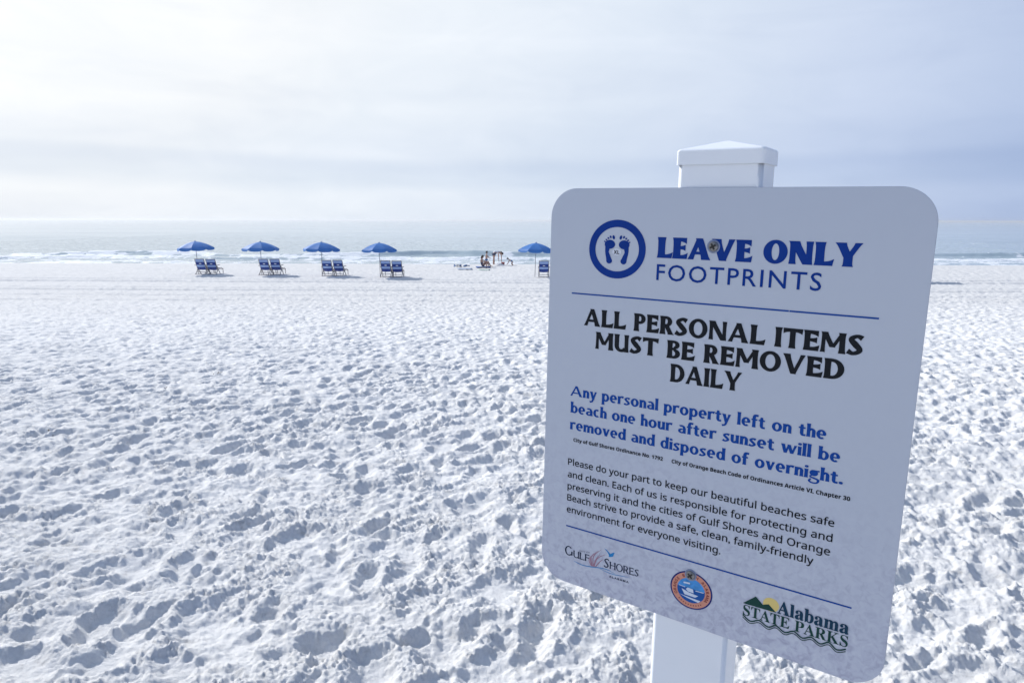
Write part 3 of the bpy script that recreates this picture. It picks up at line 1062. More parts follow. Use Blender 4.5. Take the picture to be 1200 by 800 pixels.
# footprints emblem: ring and a pair of bare soles
def ellipse(cx, cy, rx, ry, rot=0, n=24):
    c, s_ = math.cos(rot), math.sin(rot)
    return [(cx + rx * math.cos(a) * c - ry * math.sin(a) * s_, cy + rx * math.cos(a) * s_ + ry * math.sin(a) * c) for a in [2 * math.pi * k / n for k in range(n)]]


def poly(p): return list(p), [tuple(range(len(p)))]


def ring(cx, cy, rx, ry, w_, n=56):
    o, i = ellipse(cx, cy, rx, ry, 0, n), ellipse(cx, cy, rx - w_, ry - w_, 0, n)
    return o + i, [(k, (k + 1) % n, n + (k + 1) % n, n + k) for k in range(n)]


emb = printed('emblem_ring', ring(101.1, 489.8, 40.5, 38.2, 9.4), M_blue)


def sole(sx_):
    def t(x, y): return (101.1 + sx_ * x, 489.8 + y * .93)
    Q = []
    # waist and heel as one stroke, then the ball of the foot
    Q += g_path([(-12.9, 8.5), (-13.6, 0.5), (-13.9, -4.5), (-12.1, -10.5), (-10.4, -16.5)], [7.5, 6.4, 5.2, 6.6, 8.0], 6)
    Q += g_arc(-10.2, 6.6, 7.6, 6.3, 0, 360, 7.5, 6.2, 24)
    Q += g_arc(-10.3, -16.4, 4.3, 4.2, 0, 360, 4.2, 4.1, 16)
    V, F = union_tris(Q)
    toes = []
    for x, y, rx, ry, ro in ((-5.1, 16.6, 1.9, 3.0, .25), (-9.5, 17.0, 1.4, 1.9, .5), (-12.7, 15.2, 1.2, 1.6, .8), (-15.5, 12.9, 1.1, 1.45, .9), (-17.8, 10.3, 1.0, 1.3, 1.0)):
        toes.append(poly(ellipse(x, y, rx, ry, ro, 12)))
    V, F = join((V, F), *toes)
    V = [t(x, y) for x, y in V]
    return V, F


printed('emblem_sole', sole(1), M_blue)
printed('emblem_sole', sole(-1), M_blue)
st_ = printed('size_sticker', poly(ellipse(101.2, 486.3, 6.4, 4.6)), mat('clear sticker', (.66, .69, .76), .4), .3)
printed('sticker_text', fit(font_text('XL', 0, 'sansbold'), (97.2, 483.6), (105.2, 483.7), 5.0, .71), M_black, .6)

# seaside town logo
M_navy = mat('navy print', (.012, .022, .055), .45, spec=.12)
M_reed = mat('dusty pink print', (.36, .20, .26), .45, spec=.12)
M_gull = mat('mid blue print', (.03, .22, .50), .45, spec=.12)
THIN = (.15, .095, .45)
gul = [fit(flared_text('G', THIN, .08), (39.8, 43.4), (52.6, 43.4), 14.2), fit(flared_text('ULF', THIN, .08), (53.6, 43.0), (79.9, 43.2), 10.6),
       fit(flared_text('S', THIN, .08), (102.8, 42.6), (111.2, 42.8), 14.6), fit(flared_text('HORES', THIN, .08), (112.0, 43.4), (156.2, 44.8), 10.6)]
for g_ in gul: printed('logo_lettering', g_, M_navy)
printed('logo_lettering', fit(font_text('ALABAMA', .02, None, 1.3), (111.9, 30.1), (142.0, 30.9), 2.9, .69), M_navy)
printed('logo_lettering', fit(font_text('CITY OF', .0), (63.7, 54.6), (80.3, 56.6), 1.9, .69), M_navy)
rq = []
for (x0, y0), (x1, y1), (x2, y2), w0 in (((85, 38.6), (83.0, 52), (93.6, 64.5), 1.5), ((86.5, 38.6), (86.5, 54), (98.4, 68.1), 1.5), ((88, 38.6), (92.0, 52), (104.8, 62.5), 1.6),
                                         ((90, 38.8), (96.0, 48), (101.5, 54), 1.4), ((83.5, 38.6), (79.5, 46), (81.8, 53.5), 1.3), ((87.0, 38.6), (90, 50), (96.5, 60.5), 1.3), ((84.6, 38.6), (81.5, 49), (87.0, 59), 1.2)):
    rq += g_path([(x0, y0), (x1, y1), (x2, y2)], [w0, w0 * .9, .2], 7)
printed('logo_reeds', union_tris(rq), M_reed)
printed('logo_gull', poly([(102.0, 71.2), (106.5, 69.9), (110.6, 66.9), (112.3, 65.4), (115.0, 67.9), (118.9, 69.8), (117.6, 66.0), (116.6, 62.9), (112.8, 61.0), (109.8, 60.4), (110.2, 62.9), (108.0, 66.6), (105.0, 69.3)]), M_gull)
wq = g_path([(54.4, 37.4), (62.1, 35.9), (70, 35.2), (83, 36.8), (99.7, 40.0), (111, 40.3), (121, 38.2)], [.3, .9, 1.1, 1.2, 1.1, .8, .2], 7)
wq += g_path([(97, 38.6), (108, 36.9), (120, 36.6), (130, 38.0), (143.5, 39.6)], [.3, .8, .8, .7, .2], 7)
printed('logo_wave', union_tris(wq), M_gull)

# round town seal with a motor boat
SC_ = (229.9, 50.0)
M_seal = mat('salmon print', (.62, .28, .20), .45, spec=.12)
M_sealb = mat('seal navy print', (.015, .03, .16), .45, spec=.12)
M_sea1 = mat('seal sky blue print', (.07, .27, .60), .45, spec=.12)
vary(M_sea1, 90.0, .35)
M_sea2 = mat('seal deep blue print', (.015, .09, .33), .45, spec=.12)
M_boat = mat('seal white print', (.62, .68, .78), .45, spec=.12)
M_red = mat('seal dark red print', (.22, .035, .035), .45, spec=.12)
seal = printed('town_seal', poly(ellipse(*SC_, 28.4, 26.0, 0, 48)), M_sealb, .25)
printed('seal_band', poly(ellipse(*SC_, 26.4, 24.1, 0, 48)), M_seal, .40)
printed('seal_picture', poly(ellipse(*SC_, 18.6, 17.0, 0, 40)), M_sea1, .55)
hf = [p for p in ellipse(*SC_, 18.6, 17.0, 0, 80) if p[1] <= SC_[1] + 3.2]
hf.sort(key=lambda p: (math.atan2(p[1] - SC_[1] - 3.2 + 1e-3, p[0] - SC_[0])))
printed('seal_water', poly(hf), M_sea2, .70)
printed('seal_boat', join(poly([(217.4, 49.4), (221.6, 42.4), (236.0, 42.0), (240.0, 45.4), (228, 46.6)]), poly([(223.0, 50.4), (225.6, 53.0), (232.6, 52.4), (233.8, 47.4), (226, 47.6)]),
                          poly([(214.8, 41.0), (226, 40.2), (243.6, 39.4), (240.6, 36.2), (226, 38.4)]), rect(219.5, 58.6, 228.0, 59.4, 2.2), rect(236.0, 51.6, 246.8, 52.0, 1.0), rect(213.2, 53.2, 222.0, 52.6, .8)), M_boat, .85)


def ring_text(s, cx, cy, rx, ry, a0, a1, cap):
    V, F = [], []
    for i, ch in enumerate(s):
        if ch == ' ': continue
        a = R(a0 + (a1 - a0) * i / max(1, len(s) - 1))
        v, f = font_text(ch, 0, 'sansbold')
        wx = (max(p[0] for p in v) + min(p[0] for p in v)) / 2
        px_, py_ = cx + rx * math.cos(a), cy + ry * math.sin(a)
        t = a - math.pi / 2
        k = len(V)
        for p in v:
            x, y = (p[0] - wx) * cap / .71, p[1] * cap / .71
            V.append((px_ + x * math.cos(t) - y * math.sin(t), py_ + x * math.sin(t) + y * math.cos(t)))
        F += [tuple(i_ + k for i_ in q) for q in f]
    return V, F


printed('seal_lettering', ring_text('ORANGE BEACH ALABAMA', *SC_, 20.3, 18.6, 205, -25, 3.9), M_red, .55)
dots = [poly(ellipse(SC_[0] + 22.4 * math.cos(R(a)), SC_[1] + 20.5 * math.sin(R(a)), .9, .9, 0, 8)) for a in list(range(228, 316, 9))]
printed('seal_lettering', join(*dots), M_red, .55)

# state parks logo
M_green = mat('dark green print', (.012, .055, .045), .45, spec=.12)
M_sun = mat('soft yellow print', (.72, .56, .20), .45, spec=.12)
printed('logo_sun', poly([p for p in ellipse(330.3, 64.8, 9.6, 9.0, 0, 40)]), M_sun, .25)
printed('logo_mountains', poly([(296.8, 55.6), (337.4, 56.6), (327.8, 64.6), (324.0, 63.2), (320.8, 61.6), (311.7, 69.6)]), M_green, .45)
printed('logo_lettering', stack(fit(font_text('Alabama', 0, 'serif'), (338.4, 57.0), (417.8, 58.0), 16.8, .70), .32), mat('dark teal print', (.010, .045, .085), .45, spec=.12), .6)
printed('logo_lettering', fit(font_text('STATE PARKS', 0, 'serif'), (297.8, 40.2), (418.4, 41.6), 14.4, .70), M_green, .5)
wq = []
wp = [(297.7, 40.1), (307.7, 34.5), (318.1, 39.2), (329.1, 34.5), (338.2, 39.7), (349.0, 34.7), (358.8, 39.9), (369.3, 35.0), (378.9, 39.7), (389.1, 35.1), (398.3, 40.3), (407.6, 34.6), (417.0, 39.0)]
wq = g_path(wp, [1.7] * 13, 5) + g_path([(a, b - 2.9) for a, b in wp], [1.0] * 13, 5)
printed('logo_wave', union_tris(wq), M_green, .45)

# screws
for k_, (u, v, ro) in enumerate(((228.6, 498.6, .5), (228.1, 71.2, .75))):
    bm = bmesh.new()
    lathe(bm, [(.0060, .0), (.0060, .0006), (.0053, .0016), (.0034, .0024), (0, .0027)], 28)
    s_ = bmobj('screw', bm, M_metal, sign)
    s_.location = sp(u, v, .9)
    s_.rotation_euler = (0, 0, ro)
    bm = bmesh.new()
    for a in (0, math.pi / 2):
        c, s2 = math.cos(a), math.sin(a)
        vs = [bm.verts.new((c * x - s2 * y, s2 * x + c * y, zz)) for x, y, zz in ((-.0030, -.00065, .00262), (.0030, -.00065, .00262), (.0012, -.0010, .0029), (.0030, .00065, .00262), (-.0030, .00065, .00262), (-.0012, .0010, .0029))]
        c0 = [bm.verts.new((c * x - s2 * y, s2 * x + c * y, zz)) for x, y, zz in ((-.0040, -.0012, .00275 if a == 0 else .0028), (.0040, -.0012, .00275 if a == 0 else .0028), (.0040, .0012, .00275 if a == 0 else .0028), (-.0040, .0012, .00275 if a == 0 else .0028))]
        bm.faces.new(c0)
        for v_ in vs: bm.verts.remove(v_)
    rc = bmobj('cross_recess', bm, M_dark, s_)  # flat dark cross laid on the head, no hollow is cut
    bm = bmesh.new()
    lathe(bm, [(.0080, .0), (.0078, .0003), (.0062, .0004)], 28)
    ws_ = bmobj('washer', bm, mat('scuffed washer', (.20, .24, .36), .4, spec=.5), s_)
    ws_.location = (0, 0, -.0004)

# post: square tube with softly rounded corners, from below the sand to above the panel
def box_rounded(name, x0, x1, y0, y1, z0, z1, bev, m, parent, seg=3, edges='y'):
    bm = bmesh.new()
    vs = [bm.verts.new(p) for p in ((x0, y0, z0), (x1, y0, z0), (x1, y0, z1), (x0, y0, z1), (x0, y1, z0), (x1, y1, z0), (x1, y1, z1), (x0, y1, z1))]
    for f in ((0, 1, 2, 3), (7, 6, 5, 4), (0, 4, 5, 1), (1, 5, 6, 2), (2, 6, 7, 3), (3, 7, 4, 0)):
        bm.faces.new([vs[i] for i in f])
    bmesh.ops.recalc_face_normals(bm, faces=bm.faces)
    es = [e for e in bm.edges if abs((e.verts[0].co - e.verts[1].co).normalized().y) > .9] if edges == 'y' else list(bm.edges)
    bmesh.ops.bevel(bm, geom=es, offset=bev, segments=seg, affect='EDGES', profile=.5)
    for v in bm.verts: v.co.x -= LEAN * (v.co.y - OFF.y)
    for f in bm.faces: f.smooth = True
    o = bmobj(name, bm, m, parent)
    md = o.modifiers.new('wn', 'WEIGHTED_NORMAL')
    md.keep_sharp = False
    md.weight = 80
    return o


X0, X1 = OFF.x + .1780, OFF.x + .2796
ZF = OFF.z - .0026
TOP = OFF.y + .5964 * VS
PD = .054
LEAN = .0022          # the post stands a hair off the panel's upright
box_rounded('post', X0, X1, -.35, TOP, ZF - PD, ZF, .0060, M_white, sign, 8)
# cap: skirt and low pyramid
cx_, cz_ = (X0 + X1) / 2, ZF - PD / 2
hw = (X1 - X0) / 2 + .0022
hz = PD / 2 + .0022
box_cap = bmesh.new()
prof = [(hw - .0012, .012), (hw - .0012, 0), (hw, 0), (hw, .0160), (hw - .0006, .0172), (hw - .0022, .0186), (.0015, .0292)]
rings = []
for r, y in prof:
    rr_ = min(.0045, r * .5)
    rz_ = r - hw + hz if r > .01 else r
    ring_ = []
    for sx_, sz_, a0 in ((1, 1, 0), (-1, 1, 90), (-1, -1, 180), (1, -1, 270)):
        for k_ in range(5):
            a = R(a0 + 22.5 * k_)
            ring_.append(box_cap.verts.new((cx_ + sx_ * (r - rr_) + rr_ * math.cos(a), TOP - .0010 + y, cz_ + sz_ * (rz_ - rr_) + rr_ * math.sin(a))))
    rings.append(ring_)
for A, B in zip(rings, rings[1:]):
    for k_ in range(20):
        box_cap.faces.new((A[k_], A[(k_ + 1) % 20], B[(k_ + 1) % 20], B[k_]))
box_cap.faces.new(rings[-1])
for v in box_cap.verts: v.co.x -= LEAN * (v.co.y - OFF.y)
bmobj('post_cap', box_cap, M_white, sign)

# ------------------------------------------------------------------ umbrellas
def fabric(name, col, tr=.35):
    m = mat(name, col, .6, spec=.22)
    vary(m, 3.0, .08)
    t = m.node_tree
    b = t.nodes['Principled BSDF']
    tl = N(t, 'ShaderNodeBsdfTranslucent')
    tl.inputs[0].default_value = tuple(col) + (1,)
    mxs = N(t, 'ShaderNodeMixShader', i_Fac=tr)
    t.links.new(b.outputs[0], mxs.inputs[1])
    t.links.new(tl.outputs[0], mxs.inputs[2])
    t.links.new(mxs.outputs[0], t.nodes['Material Output'].inputs[0])
    return m


M_canopy = fabric('blue umbrella canvas', (.05, .20, .54), .28)
M_pole = mat('pale umbrella pole', (.42, .40, .38), .5)
vary(M_pole, 10, .15, stretch=(1, 1, .2))
M_wood = mat('weathered chair wood', (.36, .33, .31), .7)
vary(M_wood, 30, .2, .2, 90, stretch=(1, 1, .2))


def make_umbrella():
    root = empty('beach_umbrella')
    bm = bmesh.new()
    lathe(bm, [(.001, -.35), (.019, -.3), (.019, 1.95), (0, 1.951)], 10)
    bmobj('pole', bm, M_pole, root)
    RR = 1.08

    def P(a, t):
        # height of the canopy: sags a little between the ribs
        r = RR * t
        zz = 1.97 - .40 * t ** 1.6
        return (r * math.cos(a), r * math.sin(a), zz)
    me = None
    for k_ in range(8):
        a0, a1 = R(45 * k_ + 10), R(45 * k_ + 55)
        V, F = [], []
        nu, nv = 6, 7
        for j in range(nv + 1):
            t = j / nv
            for i in range(nu + 1):
                s_ = i / nu
                p0, p1 = Vector(P(a0, t)), Vector(P(a1, t))
                p = p0.lerp(p1, s_)
                p.z -= .022 * math.sin(math.pi * s_) * t * t
                V.append(p)
        # valance with a scalloped hem
        for i in range(nu + 1):
            s_ = i / nu
            p = V[nv * (nu + 1) + i].copy()
            p.x *= 1.012
            p.y *= 1.012
            p.z -= .125 - .03 * (2 * s_ - 1) ** 4 + (.05 if i in (0, nu) else 0) * 0
            if i in (0, nu): p.z += .03
            V.append(p)
        for j in range(nv + 1):
            for i in range(nu):
                a = j * (nu + 1) + i
                F.append((a, a + nu + 1, a + nu + 2, a + 1))
        o = meshobj('canopy_panel', V, F, M_canopy, root, True)
        bm = bmesh.new()
        a = a0
        bar(bm, Vector(P(a, .02)) - Vector((0, 0, .02)), Vector(P(a, .5)) - Vector((0, 0, .02)), .012)
        bar(bm, Vector(P(a, .5)) - Vector((0, 0, .02)), Vector(P(a, .99)) - Vector((0, 0, .012)), .012)
        bmobj('rib', bm, M_pole, root)
    bm = bmesh.new()
    lathe(bm, [(.035, 1.95), (.06, 1.965), (.05, 1.985), (.022, 2.0), (.018, 2.03), (0, 2.035)], 12)
    bmobj('finial', bm, M_canopy, root)
    return root


UG = 'blue beach umbrellas in a row facing the sea'
CG = 'blue striped wooden beach chairs under the umbrellas'
M_lt = fabric('light blue stripe canvas', (.36, .50, .80), .2)
M_nv = fabric('navy stripe canvas', (.015, .05, .27), .12)
M_emb = mat('white chair emblem', (.75, .78, .82), .7)


def make_chair():
    root = empty('beach_chair')
    for s_ in (-1, 1):
        x = .275 * s_
        for nm, a, b, wd in (('back_rail', (x, .02, .30), (x, -.30, .97), .042), ('seat_rail', (x * .96, -.12, .31), (x * .96, .66, .40), .036),
                             ('leg', (x * 1.06, .10, .36), (x * 1.06, -.34, .0), .036), ('leg', (x * 1.06, -.10, .58), (x * 1.06, .40, .0), .036),
                             ('armrest', (x * 1.12, -.26, .585), (x * 1.12, .34, .60), .060)):
            bm = bmesh.new()
            bar(bm, a, b, wd, .03)
            bmobj(nm, bm, M_wood, root)
        bm = bmesh.new()
        bar(bm, (x * .9, .64, .40), (x * .9, .98, .30), .03)
        bar(bm, (x * .9, .92, .31), (x * .9, .95, 0), .03)
        bmobj('footrest_rail', bm, M_wood, root)
    for nm, y, zz in (('crossbar', -.31, .96), ('crossbar', -.30, .045), ('crossbar', -.16, .17), ('crossbar', .66, .385), ('crossbar', .96, .29)):
        bm = bmesh.new()
        bar(bm, (-.262, y, zz), (.262, y, zz), .034)
        bmobj(nm, bm, M_wood, root)
    # sling: the back hangs between the rails, the seat follows
    path = [(-.315, .985), (-.20, .70), (-.09, .45), (-.01, .31), (.12, .30), (.38, .335), (.66, .395)]

    def along(t):
        L = [0]
        for p, q in zip(path, path[1:]): L.append(L[-1] + math.hypot(q[0] - p[0], q[1] - p[1]))
        d = t * L[-1]
        for i in range(len(path) - 1):
            if d <= L[i + 1] + 1e-9:
                u = (d - L[i]) / (L[i + 1] - L[i])
                return (path[i][0] * (1 - u) + path[i + 1][0] * u, path[i][1] * (1 - u) + path[i + 1][1] * u)

    def sling(name, t0, t1, bands):
        V, F, MI = [], [], []
        rows = [t0]
        mi = []
        for (e, m_) in bands:
            n = 2
            s0 = rows[-1]
            for k_ in range(n):
                rows.append(s0 + (e - s0) * (k_ + 1) / n)
                mi.append(m_)
        for t in rows:
            y, zz = along(t)
            for i in range(7):
                x = -.262 + .524 * i / 6
                sag = .035 * (1 - (2 * i / 6 - 1) ** 2)
                V.append((x, y + sag * .5, zz - sag * .7 * (1 if t > .5 else .3)))
        for j in range(len(rows) - 1):
            for i in range(6):
                a = j * 7 + i
                F.append((a, a + 1, a + 8, a + 7))
                MI.append(mi[j])
        return meshobj(name, V, F, [M_nv, M_lt], root, True, MI)
    bk = sling('back_sling', 0, .46, [(.035, 0), (.15, 1), (.29, 0), (.385, 1), (.46, 0)])
    sling('seat_sling', .465, 1, [(.52, 0), (.62, 1), (.74, 0), (.86, 1), (1, 0)])
    # small emblem on the navy band, seen on the rear of the chair
    y, zz = along(.22)
    pts = ellipse(0, 0, .075, .035, 0, 14)
    d = Vector((0, -.115, .25)).normalized()
    nrm_ = Vector((0, -.9, -.42)).normalized()
    V = [Vector((p[0], y + .018, zz - .012)) + d * p[1] + nrm_ * .012 for p in pts]
    meshobj('emblem', V, [tuple(range(14))], M_emb, bk)
    return root


um0 = make_umbrella()
ch0 = make_chair()
# (pole pixel x, ground row, tilt toward x, tilt toward y, spin, chair x pixels)
SETS = [(232.9, 321.0, -.035, .02, .0, (237.4, 249.8)),
        (307.0, 321.8, 0.0, .0, .25, (311.6, 324.4)),
        (377.5, 322.8, .02, .0, -.1, (384.6, 397.8)),
        (445.6, 324.2, 0.0, -.02, .4, (453.0, 466.0)),
        (626.8, 324.6, .03, .0, .15, (637.2, 651.0)),
        (1050.0, 329.6, 0.0, .0, .3, ())]
WHO = ['leftmost of the row, its canopy dipping slightly to the left', 'second from the left, standing level', 'third from the left, midway along the row',
       'fourth from the left, right of the gap-free group', 'half hidden behind the left edge of the notice sign', 'hidden behind the notice sign, its shadow showing right of it']
WHO[3] = 'fourth from the left, last before the wide gap'
CW = ['the leftmost umbrella', 'the second umbrella from the left', 'the third umbrella from the left', 'the fourth umbrella from the left', 'the umbrella beside the notice sign']
first_u = first_c = True
for i, (px, py, tx, ty, spin, chs) in enumerate(SETS):
    g = on_ground(px, py)
    o = um0 if first_u else copy_tree(um0)
    first_u = False
    o.location = g
    o.rotation_euler = (ty, tx, spin)
    o['label'] = 'blue beach umbrella, ' + WHO[i]
    o['category'] = 'umbrella'
    o['group'] = UG
    for j, cx2 in enumerate(chs):
        if i == 4 and j == 1: continue
        c = ch0 if first_c else copy_tree(ch0)
        first_c = False
        gg = on_ground(cx2, py + .35)
        c.location = (gg.x, gg.y, gg.z - .01)
        c.rotation_euler = (0, 0, random.uniform(-.05, .05) - .03)
        sd = ('left' if j == 0 else 'right')
        c['label'] = f'{sd} striped beach chair of the pair under {CW[i]}' if i < 4 else 'blue striped beach chair under the umbrella cut off by the notice sign'
        c['category'] = 'beach chair'
        c['group'] = CG

# ------------------------------------------------------------------ people by the water
M_skin = mat('tanned skin', (.42, .24, .17), .55)
vary(M_skin, 12, .08)
M_skin2 = mat('fair skin', (.50, .32, .24), .55)
vary(M_skin2, 12, .08)
M_hair = mat('dark hair', (.020, .015, .013), .6)
vary(M_hair, 40, .4, .4, 80)
M_whitecl = mat('white cotton', (.74, .74, .76), .8)
vary(M_whitecl, 15, .05, .3, 25)
M_swim = mat('navy swimwear', (.02, .04, .10), .7)
vary(M_swim, 15, .15, .3, 25)
M_teal = mat('blue swim shorts', (.03, .12, .30), .7)
vary(M_teal, 15, .15, .3, 25)


def skin_mesh(name, pts, edges, m, parent, sub=2):
    """pts: list of (xyz, radius[, radius2]); first is the root"""
    me = bpy.data.meshes.new(name)
    me.from_pydata([p[0] for p in pts], edges, [])
    o = bpy.data.objects.new(name, me)
    COL.objects.link(o)
    md = o.modifiers.new('s', 'SKIN')
    md.use_smooth_shade = True
    for i, p in enumerate(pts):
        v = me.skin_vertices[0].data[i]
        v.radius = (p[1], p[2] if len(p) > 2 else p[1])
        v.use_root = (i == 0)
    sb = o.modifiers.new('b', 'SUBSURF')
    sb.levels = sub
    dg = bpy.context.evaluated_depsgraph_get()
    ev = bpy.data.meshes.new_from_object(o.evaluated_get(dg))
    bpy.data.objects.remove(o)
    bpy.data.meshes.remove(me)
    ev.materials.clear()
    ev.materials.append(m)
    ev.polygons.foreach_set('use_smooth', [True] * len(ev.polygons))
    ev.name = name
    return link(name, ev, parent)


def body(J, k=1.0, m=None, parent=None):
    """J: joint positions; k: thickness scale. One continuous surface with tapering limbs and five fingers."""
    P, E = [], []

    def add(p, r, r2=None):
        P.append((tuple(p), r * k, (r2 or r) * k))
        return len(P) - 1
    pel = add(J['pelvis'], .125, .10)
    mid = (Vector(J['pelvis']) + Vector(J['chest'])) / 2
    wa = add(mid, .105, .085)
    chst = add(J['chest'], .125, .095)
    nk = add(J['neck'], .050)
    hd0 = Vector(J['neck']).lerp(Vector(J['head']), .55)
    h0 = add(hd0, .062)
    h1 = add(J['head'], .088, .095)
    hv = (Vector(J['head']) - Vector(J['neck'])).normalized()
    h2 = add(Vector(J['head']) + hv * .085 * k, .062)
    E += [(pel, wa), (wa, chst), (chst, nk), (nk, h0), (h0, h1), (h1, h2)]
    fw = Vector(J.get('face', (1, 0, 0))).normalized()
    ns = add(Vector(J['head']) + fw * .105 * k - hv * .01, .012)          # nose
    E.append((h1, ns))
    for s_ in ('l', 'r'):
        sh, el, wr, ha = (Vector(J[n + s_]) for n in ('shoulder', 'elbow', 'wrist', 'hand'))
        a = add(sh, .052)
        b = add(el, .038)
        c = add(wr, .026)
        d = add((wr + ha) / 2, .036, .018)
        E += [(chst, a), (a, b), (b, c), (c, d)]
        dv = (ha - wr).normalized()
        sd = dv.cross(Vector((0, 0, 1)))
        sd = sd.normalized() if sd.length > .1 else Vector((0, 1, 0))
        for q, ln in ((-1.5, .075), (-.5, .09), (.5, .085), (1.5, .065)):
            f1 = add((wr + ha) / 2 + dv * .03 * k + sd * q * .018 * k, .010)
            f2 = add((wr + ha) / 2 + dv * (.03 + ln) * k + sd * q * .021 * k, .008)
            E += [(d, f1), (f1, f2)]
        th = add((wr + ha) / 2 + sd * -.055 * k + dv * .02 * k, .010)
        E.append((d, th))
        hp, kn, an, to = (Vector(J[n + s_]) for n in ('hip', 'knee', 'ankle', 'toe'))
        a = add(hp, .090)
        b = add(hp.lerp(kn, .5), .078)
        c = add(kn, .056)
        d = add(kn.lerp(an, .35), .055)
        e = add(an, .036)
        f = add(to, .030, .022)
        E += [(pel, a), (a, b), (b, c), (c, d), (d, e), (e, f)]
    return skin_mesh('body', P, E, m, parent)


def hair(J, k, parent, long_=0.0):
    c = Vector(J['head'])
    hv = (c - Vector(J['neck'])).normalized()
    fw = Vector(J.get('face', (1, 0, 0))).normalized()
    bm = bmesh.new()
    bmesh.ops.create_icosphere(bm, subdivisions=3, radius=1.0)
    up = hv
    rt = fw.cross(up).normalized()
    f2 = up.cross(rt).normalized()
    rg_ = random.Random(int(k * 100))
    for v in bm.verts:
        x, y, z_ = v.co
        r = 1 + .05 * math.sin(9 * x + 5 * z_) + rg_.uniform(-.02, .02)
        if x > .45 and z_ < .35: r *= .72                       # leave the face clear
        back = max(0, -x) * max(0, -z_)
        v.co = c + hv * .030 * k - f2 * .014 * k + (f2 * x * .108 + rt * y * .098 + up * z_ * .112) * k * r - up * back * long_ * 2.2
    return bmobj('hair', bm, M_hair, parent, True)


def garment(name, pts, edges, m, parent):
    o = skin_mesh(name, [(tuple(p[0]),) + tuple(p[1:]) for p in pts], edges, m, parent, 3)
    # soften the square section the skin leaves at the hems
    bm = bmesh.new()
    bm.from_mesh(o.data)
    for _ in range(5): bmesh.ops.smooth_vert(bm, verts=bm.verts, factor=.5, use_axis_x=True, use_axis_y=True, use_axis_z=True)
    bm.to_mesh(o.data)
    bm.free()
    return o


# adult bent over, hands to the sand
J = dict(pelvis=(-.12, 0, .93), chest=(.24, 0, .98), neck=(.43, 0, .95), head=(.57, 0, .86), face=(.2, 0, -1),
         shoulderl=(.34, .17, .93), elbowl=(.40, .19, .66), wristl=(.38, .14, .42), handl=(.39, .12, .28),
         shoulderr=(.34, -.17, .93), elbowr=(.44, -.18, .66), wristr=(.46, -.12, .42), handr=(.48, -.10, .28),
         hipl=(-.13, .10, .88), kneel=(-.04, .13, .48), anklel=(-.02, .14, .07), toel=(.16, .15, .03),
         hipr=(-.13, -.10, .88), kneer=(-.22, -.13, .48), ankler=(-.28, -.14, .07), toer=(-.10, -.15, .03))
pr = empty('person', on_ground(580.5, 311.0), R(32))
tag(pr, 'adult in white top and dark shorts bending down with hands at the sand', 'person')
body(J, 1.0, M_skin, pr)
hair(J, 1.0, pr, .12)
garment('shorts', [((-.12, 0, .93), .145, .12), ((-.13, .10, .85), .105), ((-.085, .115, .66), .095), ((-.13, -.10, .85), .105), ((-.175, -.115, .66), .095)], [(0, 1), (1, 2), (0, 3), (3, 4)], M_swim, pr)
garment('shirt', [((.24, 0, .98), .15, .118), ((.06, 0, .965), .135, .11), ((-.16, 0, .975), .165, .135), ((.31, 0, .97), .135, .105)],
        [(0, 1), (1, 2), (0, 3)], M_whitecl, pr)

# person sitting on the blue towel with knees drawn up
J = dict(pelvis=(-.10, 0, .13), chest=(-.16, 0, .46), neck=(-.12, 0, .60), head=(-.07, 0, .73), face=(1, 0, -.2),
         shoulderl=(-.14, .18, .53), elbowl=(.06, .22, .40), wristl=(.24, .15, .42), handl=(.34, .12, .43),
         shoulderr=(-.14, -.18, .53), elbowr=(.04, -.22, .38), wristr=(.22, -.15, .40), handr=(.32, -.12, .42),
         hipl=(-.06, .10, .13), kneel=(.30, .13, .42), anklel=(.50, .12, .08), toel=(.66, .12, .05),
         hipr=(-.06, -.10, .13), kneer=(.28, -.13, .44), ankler=(.46, -.12, .08), toer=(.62, -.12, .05))
g0 = on_ground(566.6, 313.7)
pr = empty('person', g0 + Vector((0, 0, .03)), R(-15))
tag(pr, 'person in navy swimwear sitting with knees drawn up on a blue towel', 'person')
body(J, .92, M_skin, pr)
hair(J, .95, pr, .10)
garment('swimsuit', [((-.10, 0, .13), .135, .12), ((-.13, 0, .30), .115, .098), ((-.155, 0, .42), .125, .10), ((-.04, .10, .15), .098), ((.04, .11, .22), .09), ((-.04, -.10, .15), .098), ((.04, -.11, .22), .09)],
        [(0, 1), (1, 2), (0, 3), (3, 4), (0, 5), (5, 6)], M_swim, pr)

# standing child behind, arms held forward
J = dict(pelvis=(0, 0, .56), chest=(.0, 0, .80), neck=(.02, 0, .91), head=(.04, 0, 1.03), face=(1, 0, -.4),
         shoulderl=(.0, .12, .84), elbowl=(.13, .15, .70), wristl=(.27, .11, .64), handl=(.35, .10, .62),
         shoulderr=(.0, -.12, .84), elbowr=(.12, -.15, .68), wristr=(.26, -.10, .60), handr=(.34, -.08, .57),
         hipl=(0, .07, .52), kneel=(.03, .08, .28), anklel=(.0, .08, .05), toel=(.11, .09, .02),
         hipr=(0, -.07, .52), kneer=(.02, -.08, .28), ankler=(-.02, -.08, .05), toer=(.09, -.09, .02))
pr = empty('person', on_ground(570.0, 312.3), R(-8))
tag(pr, 'dark haired child in swim shorts standing behind the person on the towel', 'person')
body(J, .72, M_skin2, pr)
hair(J, .80, pr)
garment('shorts', [((0, 0, .56), .105, .088), ((0, .07, .50), .075), ((.015, .078, .38), .070), ((0, -.07, .50), .075), ((.01, -.078, .38), .070)], [(0, 1), (1, 2), (0, 3), (3, 4)], M_teal, pr)

